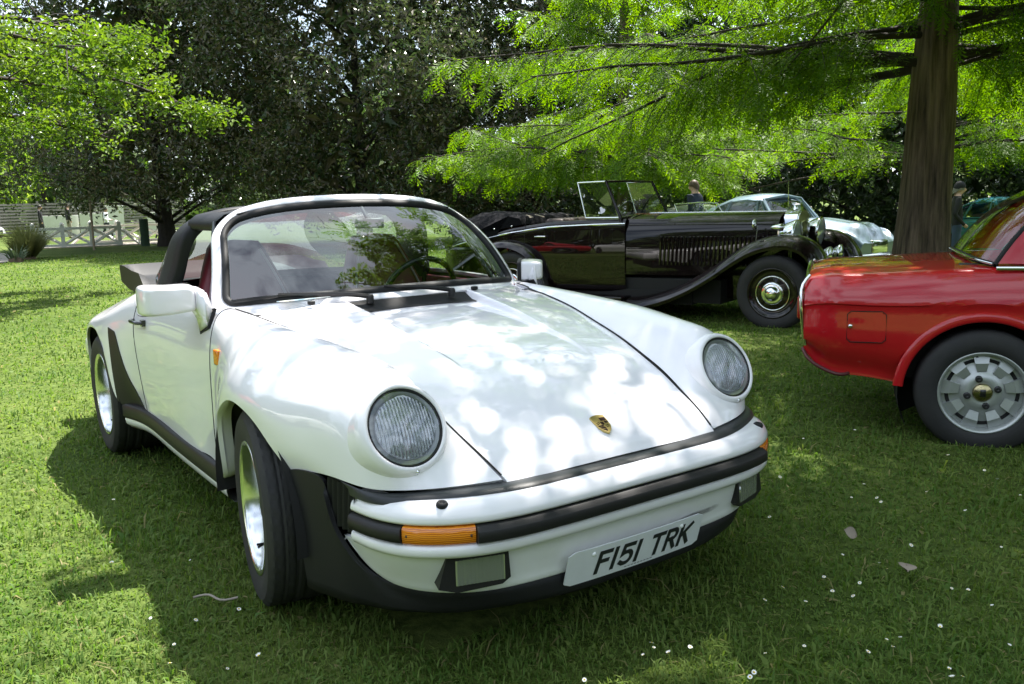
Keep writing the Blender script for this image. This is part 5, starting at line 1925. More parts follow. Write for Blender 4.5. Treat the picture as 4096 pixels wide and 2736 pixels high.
saloon('saloon_car', 'white car parked far off beyond the footbridge', (-57.0, 2.6, -.35), math.radians(60), pmat('white_car_paint', (.75, .76, .76), .3, coat=1))
saloon('saloon_car', 'white car that shows only as a reflection in the black tourer door', (-4.4, -6.0, 0), math.radians(172), pmat('mirrored_white', (.7, .7, .7), .3, coat=1))
saloon('saloon_car', 'red car that shows only as a reflection behind the white one in the black door', (-9.0, -5.6, 0), math.radians(184), RED)
# ================================================================ trees
BARK = pmat('cypress_bark', (.19, .125, .085), .9)
nt = BARK.node_tree
_tc = nt.nodes.new('ShaderNodeTexCoord')
_mp = nt.nodes.new('ShaderNodeMapping')
_mp.inputs['Scale'].default_value = (11, 11, .75)
_nz = nt.nodes.new('ShaderNodeTexNoise')
_nz.inputs['Scale'].default_value = 1.5
_nz.inputs['Detail'].default_value = 8
_nz.inputs['Roughness'].default_value = .62
_rp = nt.nodes.new('ShaderNodeValToRGB')
_rp.color_ramp.elements[0].position = .34
_rp.color_ramp.elements[0].color = (.045, .030, .022, 1)
_rp.color_ramp.elements[1].position = .64
_rp.color_ramp.elements[1].color = (.27, .19, .135, 1)
_bu = nt.nodes.new('ShaderNodeBump')
_bu.inputs['Strength'].default_value = 1.0
_bu.inputs['Distance'].default_value = .08
nt.links.new(_tc.outputs['Object'], _mp.inputs['Vector'])
nt.links.new(_mp.outputs['Vector'], _nz.inputs['Vector'])
nt.links.new(_nz.outputs['Fac'], _rp.inputs['Fac'])
nt.links.new(_rp.outputs['Color'], nt.nodes['Principled BSDF'].inputs['Base Color'])
nt.links.new(_nz.outputs['Fac'], _bu.inputs['Height'])
nt.links.new(_bu.outputs['Normal'], nt.nodes['Principled BSDF'].inputs['Normal'])
DBARK = pmat('dark_bark', (.045, .035, .028), .95, noise=(6, .8, (.02, .016, .014)), bump=(18, .8))


def trunk_mesh(name, parent, mat, h, r0, r1, lean=(0, 0), flare=.35, n=20, flute=.045, z0=-.3, fork=None):
    rows = []
    ph = RNG.random(6) * 6.28
    for t in np.linspace(0, 1, 26):
        z = z0 + (h - z0) * t
        r = (r0 + (r1 - r0) * t**.8 if fork is None else r0 * np.interp(z, [0, 2.6, 3.6, 4.4, 7, h], [1.0, .86, .70, .55, .42, .12])) + r0 * flare * math.exp(-max(z, 0) / .35)
        cx, cy = lean[0] * t + .04 * math.sin(t * 5 + ph[0]), lean[1] * t + .04 * math.sin(t * 4 + ph[1])
        row = []
        for k in range(n * 2):
            a = math.pi * k / n
            q = 1 + flute * (math.sin(a * 5 + ph[2]) + .7 * math.sin(a * 9 + ph[3] + t * 2) + .5 * math.sin(a * 13 + ph[4] - t * 3))
            row.append((cx + r * q * math.cos(a), cy + r * q * math.sin(a), z))
        rows.append(row)
    V = np.array(rows).reshape(-1, 3)
    return mesh(name, V, gfaces(26, n * 2, cv=True), mat, parent)


def tubes_mesh(name, paths, parent, mat, n=5):
    Vs, Fs = [], []
    o = 0
    for P, R_ in paths:
        V, F = tube_vf(P, R_, n, o, cap=False)
        Vs.append(V)
        Fs += F
        o += len(V)
    return mesh(name, np.concatenate(Vs), Fs, mat, parent)


def boughs(paths, parent, mat, n):
    for P, R_ in paths:
        tube('bough', P, R_, mat, parent, n)


def sprays_mesh(name, P, D, U_, L, pairs=6, wid=.013, frac=.36):
    """feathery leaf sprays: base P, direction D, side U_, length L"""
    n = len(P)
    nn = np.cross(D, U_)
    V = []
    for k in range(pairs):
        t = (k + .4) / pairs
        droop = np.zeros((n, 3)); droop[:, 2] = -.25 * t * t
        c = P + (D + droop) * (L * t)[:, None]
        ll = L * frac * (math.sin(math.pi * (.16 + .80 * t)))
        for s in (-1, 1):
            d2 = U_ * s * .86 + D * .50 + np.array([0, 0, -.12]) + RNG.normal(0, .13, (n, 3))
            tip = c + d2 * ll[:, None]
            w_ = D * (wid * L / .2)[:, None]
            V += [c - w_ * .5, c * .45 + tip * .55 + w_ * .8, tip]
    m = len(V)
    V = np.stack(V, 1).reshape(-1, 3)
    nt_ = n * m // 3
    loops = np.arange(n * m)
    return V, loops, np.arange(nt_) * 3, np.full(nt_, 3), m


CYP = leaf_mat('cypress_leaf', (.072, .155, .013), (.160, .248, .022), None, .5, .58, .2)
def cypress(label, loc, H, nb, z_lo, rad, r0, lean, sp_step, spL, seed, branch_dirs=None, tr_mat=BARK, sec_step=.24, name='cypress_tree', foliage_floor=1.5, avoid=None, lowbias=1.7, wid=.017):
    rg = np.random.default_rng(seed)
    root = tag(empty(name, loc), label, 'tree')
    trunk_mesh('trunk', root, tr_mat, H, r0, .06, lean, fork=r0 > .3 or None)
    main, twigs = [], []
    P, D, U_ = [], [], []
    specs = list(branch_dirs or [])
    for k in range(nb):
        t = ((k + rg.random()) / nb)
        specs.append((z_lo + (H - z_lo - .6) * t**lowbias, rg.uniform(0, 2 * math.pi), rad * (1 - t)**.75 * rg.uniform(.75, 1.12) + .5, rg.uniform(-.05, .22)))
    for z, az, L, pitch in specs:
        if z < 5.5 and L > 2.5 and abs((math.degrees(az) - 305 + 180) % 360 - 180) < 32:
            z += 3.0
        t0 = np.clip(z / H, 0, 1)
        base = np.array([lean[0] * t0, lean[1] * t0, z])
        pts = [base]
        d = np.array([math.cos(az) * math.cos(pitch), math.sin(az) * math.cos(pitch), math.sin(pitch)])
        m = 12
        for i in range(m):
            d = d + np.array([rg.normal(0, .09), rg.normal(0, .09), rg.normal(-.014, .05)])
            d /= np.linalg.norm(d)
            pts.append(pts[-1] + d * L / m)
        pts = np.array(pts)
        rb = max(.015, r0 * .19 * (L / rad))
        main.append((pts, np.linspace(rb, .008, m + 1)))
        # secondary branchlets
        cum = np.linspace(0, 1, m + 1)
        s_ = np.arange(.16 * L, L, sec_step)
        for q in s_:
            f = q / L
            c = np.array([np.interp(f, cum, pts[:, j]) for j in range(3)])
            tn = pts[min(m, int(f * m) + 1)] - pts[max(0, int(f * m) - 1)]
            tn /= np.linalg.norm(tn)
            for sd in (-1, 1):
                sdv = np.cross(tn, (0, 0, 1)) * sd
                sdv /= max(np.linalg.norm(sdv), 1e-6)
                l2 = (.35 + .55 * (1 - f)) * min(1.7, L * .34) * rg.uniform(.6, 1.25)
                dd = sdv * .75 + tn * rg.uniform(.35, .85) + np.array([0, 0, rg.uniform(-.30, .12)])
                dd /= np.linalg.norm(dd)
                sp = [c]
                mm = 5
                for i in range(mm):
                    dd = dd + np.array([rg.normal(0, .06), rg.normal(0, .08), -.15])
                    dd /= np.linalg.norm(dd)
                    sp.append(sp[-1] + dd * l2 / mm)
                sp = np.array(sp)
                if loc[2] + sp[-1][2] < foliage_floor:
                    continue
                twigs.append((sp, np.linspace(.009, .003, mm + 1)))
                for w in np.arange(.05, l2, sp_step):
                    ff = w / l2
                    cc = np.array([np.interp(ff, np.linspace(0, 1, mm + 1), sp[:, j]) for j in range(3)])
                    tt = sp[min(mm, int(ff * mm) + 1)] - sp[int(ff * mm)]
                    tt /= max(np.linalg.norm(tt), 1e-6)
                    for s3 in (-1, 1):
                        side = np.cross(tt, (0, 0, 1)) * s3
                        v = side * .75 + tt * .65 + rg.normal(0, .32, 3) + np.array([0, 0, -.32])
                        v /= np.linalg.norm(v)
                        u2 = np.cross(v, np.array([rg.normal(0, .35), rg.normal(0, .35), 1.0]))
                        u2 /= np.linalg.norm(u2)
                        P.append(cc); D.append(v); U_.append(u2)
    P, D, U_ = map(np.array, (P, D, U_))
    keep = P[:, 2] + loc[2] > foliage_floor
    if avoid is not None:
        keep &= avoid(P + np.array(loc))
    P, D, U_ = P[keep], D[keep], U_[keep]
    L = rg.uniform(.75, 1.3, len(P)) * spL
    V, loops, st_, to_, m = sprays_mesh('crown', P, D, U_, L, wid=wid)
    tint = np.repeat(np.clip(rg.normal(.42, .28, len(P)), 0, 1.2), m)
    me = fast_mesh('crown', V, loops, st_, to_, False, tint)
    me.materials.append(CYP)
    link_obj('crown', me, root)
    boughs(main, root, DBARK, 7)
    kind(tubes_mesh('twigs', twigs, root, DBARK, 3), 'stuff')
    return root, len(P)


def leaf_quads(C_, Nn, size, asp, rg, fold=.15):
    """diamond leaves folded on the midrib: 4 corners each"""
    n = len(C_)
    a = np.cross(Nn, rg.normal(0, 1, (n, 3)))
    a /= np.maximum(np.linalg.norm(a, axis=1, keepdims=True), 1e-6)
    b = np.cross(Nn, a)
    s = size[:, None]
    f = Nn * (size * fold)[:, None]
    V = np.stack([C_ - a * s * .5, C_ + b * s * asp * .5 + f, C_ + a * s * .5, C_ - b * s * asp * .5 + f], 1).reshape(-1, 3)
    return V


def crown_mesh(name, parent, mat, C_, Nn, size, asp, rg, tint):
    V = leaf_quads(C_, Nn, size, asp, rg)
    n = len(C_)
    i = np.arange(n) * 4
    loops = np.stack([i, i + 1, i + 2, i, i + 2, i + 3], -1).ravel()
    me = fast_mesh(name, V, loops, np.arange(2 * n) * 3, np.full(2 * n, 3), False, np.repeat(tint, 4))
    me.materials.append(mat)
    return link_obj(name, me, parent)


MAG = leaf_mat('magnolia_leaf', (.048, .082, .030), (.112, .145, .052), (.085, .072, .032), .30, .22, .5)
def magnolia(label, loc, H, zlo, rad, nclus, seed, trunk_r=.32, leaf=.2, mat=MAG, per=13, name='magnolia_tree', asp=.42, trunk_top=.6):
    rg = np.random.default_rng(seed)
    root = tag(empty(name, loc), label, 'tree')
    trunk_mesh('trunk', root, DBARK, H * trunk_top, trunk_r, .05, (rg.normal(0, .3), rg.normal(0, .3)))
    ph = rg.random(8) * 6.28

    def env(t, az):
        """crown radius at relative height t"""
        r = rad * np.where(t < .22, .72 + .28 * t / .22, np.sqrt(np.clip(1 - ((t - .22) / .80)**1.8, 0, 1)))
        return r * (1 + .16 * np.sin(az * 3 + ph[0] + 5 * t) + .12 * np.sin(az * 5 + ph[1] - 9 * t) + .10 * np.sin(11 * t + ph[2]))
    # clumps of leaf rosettes all through the crown, thickest near its surface
    big = nclus // 14
    t = rg.random(big)**.95
    az = rg.uniform(0, 6.28, big)
    f = .30 + .72 * rg.random(big)**.55
    R_ = env(t, az) * f
    cz = zlo + (H - zlo) * t
    cc = np.stack([np.cos(az) * R_, np.sin(az) * R_, cz], -1)
    cl = np.repeat(cc, 14, 0) + rg.normal(0, .46 * rad / 5.5, (big * 14, 3)) * np.array([1, 1, .7])
    cl = cl[cl[:, 2] > zlo - .35]
    paths = []
    for k in rg.choice(big, min(54, big), replace=False):
        tip = cc[k]
        st_ = np.array([0, 0, max(min(.8, zlo), tip[2] - .45 * np.hypot(tip[0], tip[1]))])
        paths.append((curve([st_, st_ * .5 + tip * .5 + np.array([0, 0, .3]), tip], 7), np.linspace(.075, .014, 7)))
    boughs(paths, root, DBARK, 5)
    n = len(cl)
    C_ = np.repeat(cl, per, 0) + rg.normal(0, leaf * .95, (n * per, 3))
    out = C_ - np.array([0, 0, H * .35])
    out /= np.maximum(np.linalg.norm(out, axis=1, keepdims=True), .1)
    Nn = out * .5 + np.array([0, 0, .40]) + rg.normal(0, .62, C_.shape)
    Nn /= np.linalg.norm(Nn, axis=1, keepdims=True)
    size = leaf * rg.uniform(.65, 1.25, len(C_))
    tint = np.clip(np.repeat(rg.normal(.35, .25, n), per) + rg.normal(0, .2, n * per), 0, 1.3)
    # oversized leaves in a darker tint, added deep inside to block light
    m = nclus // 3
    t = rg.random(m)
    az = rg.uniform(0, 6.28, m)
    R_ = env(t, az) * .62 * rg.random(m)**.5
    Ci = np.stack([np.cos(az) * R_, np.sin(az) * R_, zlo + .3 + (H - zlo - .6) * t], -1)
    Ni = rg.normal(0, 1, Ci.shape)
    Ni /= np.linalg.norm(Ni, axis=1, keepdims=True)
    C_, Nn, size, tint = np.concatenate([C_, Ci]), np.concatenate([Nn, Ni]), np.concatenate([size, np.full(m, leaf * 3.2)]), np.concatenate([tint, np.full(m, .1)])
    crown_mesh('crown', root, mat, C_, Nn, size, asp, rg, tint)
    return root


MAG2 = leaf_mat('dark_evergreen_leaf', (.024, .046, .016), (.060, .085, .026), None, .38, .2, .4)
magnolia('dark glossy magnolia with its bare trunk standing by the footbridge', (-35.2, 7.5, -.26), 14.5, 1.75, 6.2, 6300, 3, .36)
magnolia('broad dark magnolia rising directly behind the white car roof', (-28.2, 13.0, -.3), 16.5, 1.2, 6.8, 7200, 4, .3)
magnolia('dark magnolia showing between the two feathery cypress crowns', (-26.0, 19.2, -.3), 14.5, .6, 6.0, 5000, 5, .3)
magnolia('dark evergreen behind the drophead windscreen and the thin cypress trunk', (-20.0, 22.8, -.34), 12.0, .2, 5.6, 2300, 6, .3, mat=MAG2, leaf=.24)
magnolia('dark evergreen behind the silver saloon roof', (-15.0, 26.4, -.34), 12.0, .1, 5.6, 1900, 8, .3, mat=MAG2, leaf=.26)
magnolia('dark evergreen behind the man in the cap and the teal car', (-9.8, 28.0, -.34), 12.0, .2, 5.6, 1900, 9, .3, mat=MAG2, leaf=.26)
magnolia('dark evergreen at the far side of the lawn past the trunk', (-4.0, 29.0, -.34), 12.0, .3, 5.6, 1400, 10, .3, mat=MAG2, leaf=.28)

ca = lambda px: math.radians(px)
# the big cypress: the boughs that show in the photograph first, then the rest of the crown
b1 = [(3.35, math.radians(235), 5.4, .08), (2.95, math.radians(232), 2.6, .12), (2.80, math.radians(54), 3.6, .34), (3.2, math.radians(50), 4.2, .26), (4.2, math.radians(222), 6.3, .06), (3.7, math.radians(250), 5.5, .02), (3.5, math.radians(200), 5.4, .0), (4.4, math.radians(268), 6.4, .05), (4.9, math.radians(235), 6.6, .05), (3.9, math.radians(180), 5.0, -.02), (3.55, math.radians(300), 1.7, .05), (3.9, math.radians(325), 2.0, .0), (4.2, math.radians(285), 2.2, -.05), (4.5, math.radians(310), 2.4, -.1), (3.3, math.radians(345), 2.0, .1), (4.0, math.radians(10), 3.4, .12), (3.6, math.radians(60), 3.8, .1)]
cypress('big cypress with thick reddish trunk and bright feathery foliage behind the red coupe', (-3.86, 9.60, -.05), 17, 56, 2.9, 6.8, .32, (.15, .05), .125, .235, 11, b1, foliage_floor=1.75, sec_step=.25, lowbias=2.3)
b2 = [(2.35, math.radians(225), 3.6, .02), (2.3, math.radians(40), 2.6, .0), (2.9, math.radians(250), 3.6, -.02), (2.7, math.radians(200), 3.8, .0), (3.4, math.radians(232), 4.6, -.03), (3.2, math.radians(300), 3.6, .0), (2.5, math.radians(20), 3.0, .02), (3.6, math.radians(190), 4.4, .0)]
cypress('slim cypress with a thin trunk right behind the drophead windscreen', (-14.4, 13.75, -.3), 14, 58, 2.2, 5.6, .17, (.1, .1), .18, .34, 12, b2, foliage_floor=1.3, sec_step=.3, lowbias=2.2)
cypress('feathery cypress rising behind the silver saloon past the big trunk', (-8.4, 17.6, -.3), 13, 44, 2.2, 5.4, .22, (0, 0), .2, .36, 14, None, foliage_floor=1.7, sec_step=.34, lowbias=2.2)
cypress('overhanging cypress whose boughs shade the white car from above', (1.6, 6.6, 0), 15, 66, 4.2, 7.4, .34, (0, 0), .24, .46, 13, [(5.0, math.radians(243), 6.3, .05), (5.6, math.radians(254), 6.2, .0), (6.2, math.radians(234), 6.9, .0), (4.8, math.radians(262), 5.8, .05), (6.8, math.radians(247), 6.6, .0)], sec_step=.42, foliage_floor=4.0, lowbias=1.3, wid=.03, avoid=lambda P: ~((P[:, 1] - .42 * P[:, 2] < -.95 - .7 * np.maximum(0, P[:, 0] + .22 * P[:, 2] - .5))))

# bright young-leaved oak reaching in from the side
OAK = leaf_mat('oak_leaf', (.072, .138, .018), (.155, .220, .032), None, .4, .42, .4)
def oak():
    rg = np.random.default_rng(31)
    root = tag(empty('oak_tree', (-12.4, -5.0, -.1)), 'bright green oak bough reaching across in front of the dark magnolia', 'tree')
    trunk_mesh('trunk', root, DBARK, 9.5, .33, .06, (.3, .4))
    paths, cl = [], []
    sp = [((0, .1, 3.1), (-.2, 3.8, 3.7), (-.1, 6.2, 3.45), (-.3, 8.0, 2.85)), ((0, .1, 3.4), (.6, 3.4, 3.9), (.4, 5.2, 4.1), (.1, 6.9, 3.7)), 
          ((0, 0, 3.3), (1.4, 2.6, 3.8), (1.8, 4.4, 3.7), (1.7, 5.6, 3.5)), ((0, 0, 5), (1, -2.5, 6.6), (1, -4, 6.9), (1, -5, 6.6)), ((0, 0, 4.4), (-2.4, -1, 5.8), (-4, -1.5, 6.2), (-5, -2, 6)), ((0, 0, 5), (2.6, .6, 6.6), (4, .6, 7), (5, .6, 6.8)), 
          ((0, 0, 2.8), (-1.5, 3.6, 3.0), (-1.8, 5.4, 2.9), (-1.7, 6.6, 2.6)), ((0, 0, 3.3), (-1.0, 3.6, 3.8), (-1.3, 5.6, 3.9), (-1.4, 7.2, 3.5)), ((0, 0, 3.0), (.8, 3.0, 3.2), (.9, 4.8, 3.2), (.8, 6.0, 3.0))]
    for s in sp:
        P = curve(np.array(s), 12)
        paths.append((P, np.linspace(.085, .015, 12)))
        for k in range(44):
            f = .25 + .75 * rg.random()
            c = np.array([np.interp(f, np.linspace(0, 1, 12), P[:, j]) for j in range(3)])
            e = c + rg.normal(0, .55, 3) * np.array([.9, .9, .5]) * (1.25 - .5 * f)
            paths.append((np.array([c, c * .5 + e * .5 + np.array([0, 0, .05]), e]), np.array([.012, .008, .004])))
            m = 7
            cl.append(c + (e - c) * rg.uniform(.3, 1.15, (m, 1)) + rg.normal(0, .09, (m, 3)))
    cl = np.concatenate(cl)
    cl = cl[(cl[:, 2] < 4.0) | (cl[:, 1] < 1.0)]
    per = 13
    C_ = np.repeat(cl, per, 0) + rg.normal(0, .085, (len(cl) * per, 3))
    Nn = rg.normal(0, .6, C_.shape) + np.array([0, 0, .8])
    Nn /= np.linalg.norm(Nn, axis=1, keepdims=True)
    crown_mesh('crown', root, OAK, C_, Nn, .095 * rg.uniform(.6, 1.3, len(C_)), .55, rg, np.clip(np.repeat(rg.normal(.45, .3, len(cl)), per), 0, 1.2))
    boughs([p for p in paths if len(p[0]) > 5], root, DBARK, 6)
    kind(tubes_mesh('twigs', [p for p in paths if len(p[0]) <= 5], root, DBARK, 4), 'stuff')


oak()
# tall sunlit trees beyond the fence
PLANE = leaf_mat('plane_leaf', (.095, .170, .025), (.200, .270, .050), None, .5, .55, .3)
for k, (lab, loc, H, zl, R_, n_, sd) in enumerate((
        ('pale green tree at the outer edge beyond the slatted fence', (-72, -1.5, -.2), 12.5, 3.5, 6.5, 800, 51),
        ('tall pale green tree beyond the footbridge with bare lower trunk', (-76, 8.0, -.2), 14.5, 4.5, 6.0, 800, 52),
        ('pale green tree seen past the edge of the first magnolia', (-70, 15.5, -.2), 17, 3.0, 6.2, 700, 53),
        ('bushy pale green tree low behind the slatted fence', (-66, 2.8, -.2), 9, 1.8, 4.0, 500, 54))):
    magnolia(lab, loc, H, zl, R_, n_, sd, .35, leaf=.42, mat=PLANE, per=8, name='plane_tree')
# distant wood closing the view
rg = np.random.default_rng(77)
az = np.radians(rg.uniform(95, 186, 15000))
dd = rg.uniform(88, 112, 15000)
zz = rg.random(15000)**1.1 * (9 + 5 * np.sin(az * 17) + 3 * np.sin(az * 41)) * np.interp(np.degrees(az), [95, 160, 168, 186], [1.2, 1.1, .75, .7]) + .2
C_ = np.stack([CAM_POS[0] + dd * np.cos(az), CAM_POS[1] + dd * np.sin(az), zz], -1)
Nn = rg.normal(0, .6, C_.shape) + np.array([.5, -.4, .5])
Nn /= np.linalg.norm(Nn, axis=1, keepdims=True)
w = kind(crown_mesh('distant_wood', None, leaf_mat('wood_leaf', (.035, .065, .018), (.10, .15, .035), None, .6, .3, .2), C_, Nn, rg.uniform(.9, 1.9, 15000), .8, rg, np.clip(rg.normal(.4, .3, 15000), 0, 1.2)), 'stuff')
w['label'] = 'distant line of trees closing off the park'

# the park goes on all round: trees beyond the lawn behind the viewer
n_ = 16000
az = np.radians(rg.uniform(186, 455, n_))
dd = rg.uniform(38, 52, n_)
zz = rg.random(n_)**.9 * (11 + 3 * np.sin(az * 13) + 2 * np.sin(az * 31 + 1)) + .1
C_ = np.stack([dd * np.cos(az), dd * np.sin(az), zz], -1)
Nn = rg.normal(0, .6, C_.shape) - np.stack([np.cos(az), np.sin(az), -.6 + 0 * az], -1)
Nn /= np.linalg.norm(Nn, axis=1, keepdims=True)
w = kind(crown_mesh('surrounding_wood', None, MATS['wood_leaf_'] if 'wood_leaf_' in MATS else bpy.data.materials['wood_leaf'], C_, Nn, rg.uniform(1.2, 2.2, n_), .8, rg, np.clip(rg.normal(.3, .25, n_), 0, 1.2)), 'stuff')
w['label'] = 'ring of park trees round the lawn'
# ================================================================ footbridge, fence and odds and ends by the water
PAINTW = pmat('bridge_white', (.78, .77, .72), .55, noise=(3, .5, (.66, .65, .60)))
fb = tag(empty('footbridge', (-40.0, 5.8, -.22), math.radians(82)), 'white timber footbridge with cross-braced railings', 'bridge')
box('deck', (-2.9, -1.7, -.18), (3.1, 1.7, 0), pmat('deck_board', (.34, .30, .25), .9), fb)
for y, sh in ((-1.55, 1.0), (1.55, -1.25)):
    sh = -sh
    xs = np.array([-1.7, -.6, .5, 1.6]) + sh
    for x in xs:
        p = box('post', (x - .075, y - .075, -.15), (x + .075, y + .075, .90), PAINTW, fb)
        lathe('finial', [(.09, .90), (.10, .93), (.07, 1.0), (.0005, 1.05)], PAINTW, p, 8, 'z', (x, y, 0))
    box('top_rail', (xs[0] - .1, y - .07, .72), (xs[-1] + .1, y + .07, .83), PAINTW, fb)
    box('bottom_rail', (xs[0] - .1, y - .06, .02), (xs[-1] + .1, y + .06, .12), PAINTW, fb)
    for x in xs[:-1]:
        for a, b in (((x + .05, .12), (x + 1.05, .72)), ((x + .05, .72), (x + 1.05, .12))):
            yo = y + (.012 if a[1] > .5 else -.012)
            V, F = tube_vf([(a[0], yo, a[1]), (b[0], yo, b[1])], .062, 4)
            mesh('brace', V, F, PAINTW, fb, False)
    for e, xx in ((-1, xs[0]), (1, xs[-1])):
        V, F = tube_vf([(xx, y, .74), (xx + e * .85, y, -.05)], .065, 4)
        mesh('end_stay', V, F, PAINTW, fb, False)
kind(mesh('stream', [(-44, -12, -.46), (-36.8, -12, -.46), (-37.5, 5, -.46), (-39.5, 22, -.46), (-47, 22, -.46)], [(0, 1, 2, 3, 4)], pmat('stream_water', (.02, .03, .02), .1)), 'structure')
SLAT = pmat('weathered_slat', (.24, .22, .20), .85, noise=(2, .8, (.16, .145, .13)))
fn = tag(empty('slatted_fence', (-58.4, 7.6, -.2), math.radians(86)), 'grey weathered fence of horizontal boards beyond the footbridge', 'fence')
sl = None
for k in range(10):
    z = .28 + k * .185
    if sl is None:
        sl = box('slat', (-6.5, -.03, -.062), (6.5, .03, .062), SLAT, fn)
        o = sl
    else:
        o = sl.copy()
        COL.objects.link(o)
    o.location = (0, .02 * (k % 2), z)
for x in (-6.4, -4.2, -2.1, 0, 2.1, 4.2, 6.4):
    box('post', (x - .06, .04, 0), (x + .06, .16, 2.15), SLAT, fn)
BOARD = pmat('white_board', (.74, .74, .70), .6, noise=(1.5, .6, (.62, .61, .57)))
for lab, loc, w_, h_, rz, tilt in (('long white board leaning low against the fence at its near end', (-54.0, 6.0, -.2), 2.0, 1.25, 1.45, .10),
                                   ('white board leaning beside the grey railings', (-53.5, 7.6, -.2), 1.2, 1.35, 1.5, .14),
                                   ('tall white board behind the walking man', (-53.6, 8.9, -.2), 1.0, 1.75, 1.55, .10),
                                   ('white board half hidden by the magnolia trunk', (-53.0, 11.3, -.2), 1.5, 1.3, 1.6, .12)):
    o = box('leaning_board', (-w_ / 2, -.02, 0), (w_ / 2, .02, h_), BOARD, None)
    o.location = loc
    o.rotation_euler = (tilt, 0, rz)
    tag(o, lab, 'board')
tb = tag(empty('trestle_table', (-50.5, 10.2, -.2), 1.5), 'grey trestle table by the boards next to the magnolia trunk', 'table')
box('table_top', (-1.0, -.35, .72), (1.0, .35, .77), SLAT, tb)
for x in (-.7, .7):
    for y in (-.28, .28):
        tube('leg', [(x, y, 0), (x * .9, y * .4, .72)], .025, SLAT, tb, 6)
gp = tag(lathe('post', [(.0005, 1.14), (.16, 1.13), (.175, 1.10), (.175, 0), (.18, -.2)], pmat('green_post', (.045, .085, .05), .8, noise=(5, .7, (.03, .05, .03))), None, 18, 'z', (-36.4, 6.78, -.25)), 'stout green wooden post at the end of the footbridge', 'post')
stk = tag(tube('stake', [(-34.8, 4.52, -.3), (-34.8, 4.55, 2.1)], .045, pmat('stake_wood', (.32, .25, .17), .8), None, 8), 'tall thin timber stake in front of the footbridge', 'stake')
# tawny reed clump and spiky plant beside the path
REED = leaf_mat('reed_leaf', (.12, .15, .05), (.22, .22, .09), None, .6, .45, .2)
def reed(name, label, loc, n, h, spread, seed, wid, mat):
    rg = np.random.default_rng(seed)
    az = rg.uniform(0, 6.28, n)
    r0 = rg.random(n) * .16
    L = h * rg.uniform(.55, 1.1, n)
    tl = rg.uniform(.05, spread, n)
    b = np.stack([r0 * np.cos(az), r0 * np.sin(az), np.zeros(n)], -1)
    d = np.stack([np.cos(az) * tl, np.sin(az) * tl, np.ones(n)], -1)
    d /= np.linalg.norm(d, axis=1, keepdims=True)
    m = b + d * (L * .6)[:, None]
    d2 = d + np.stack([np.cos(az) * tl, np.sin(az) * tl, -.5 * tl], -1)
    d2 /= np.linalg.norm(d2, axis=1, keepdims=True)
    t = m + d2 * (L * .4)[:, None]
    s = np.stack([-np.sin(az + 1), np.cos(az + 1), np.zeros(n)], -1) * wid
    V = np.stack([b - s, b + s, m + s, m - s, t], 1).reshape(-1, 3)
    i = np.arange(n) * 5
    loops = np.stack([i, i + 1, i + 2, i + 3, i + 3, i + 2, i + 4], -1).ravel()
    k = np.arange(n) * 7
    me = fast_mesh('leaves', V, loops, np.stack([k, k + 4], -1).ravel(), np.tile([4, 3], n), True, np.repeat(rg.random(n), 5))
    me.materials.append(mat)
    root = tag(empty(name, loc), label, 'plant')
    link_obj('leaves', me, root)
    lathe('crown_base', [(.24, -.1), (.2, .1), (.0005, .16)], pmat('reed_base', (.10, .07, .04), .9), root, 10, 'z')
    return root


reed('reed_clump', 'tawny bushy reed clump at the near end of the footbridge', (-30.1, 1.75, -.25), 2000, 1.3, .95, 5, .006, REED)
reed('spiky_plant', 'low spiky grey-green plant beside the path below the reed clump', (-28.2, 1.2, -.22), 60, .6, 1.1, 6, .018, leaf_mat('spiky_leaf', (.06, .10, .05), (.12, .15, .08), None, .5, .2, .3))

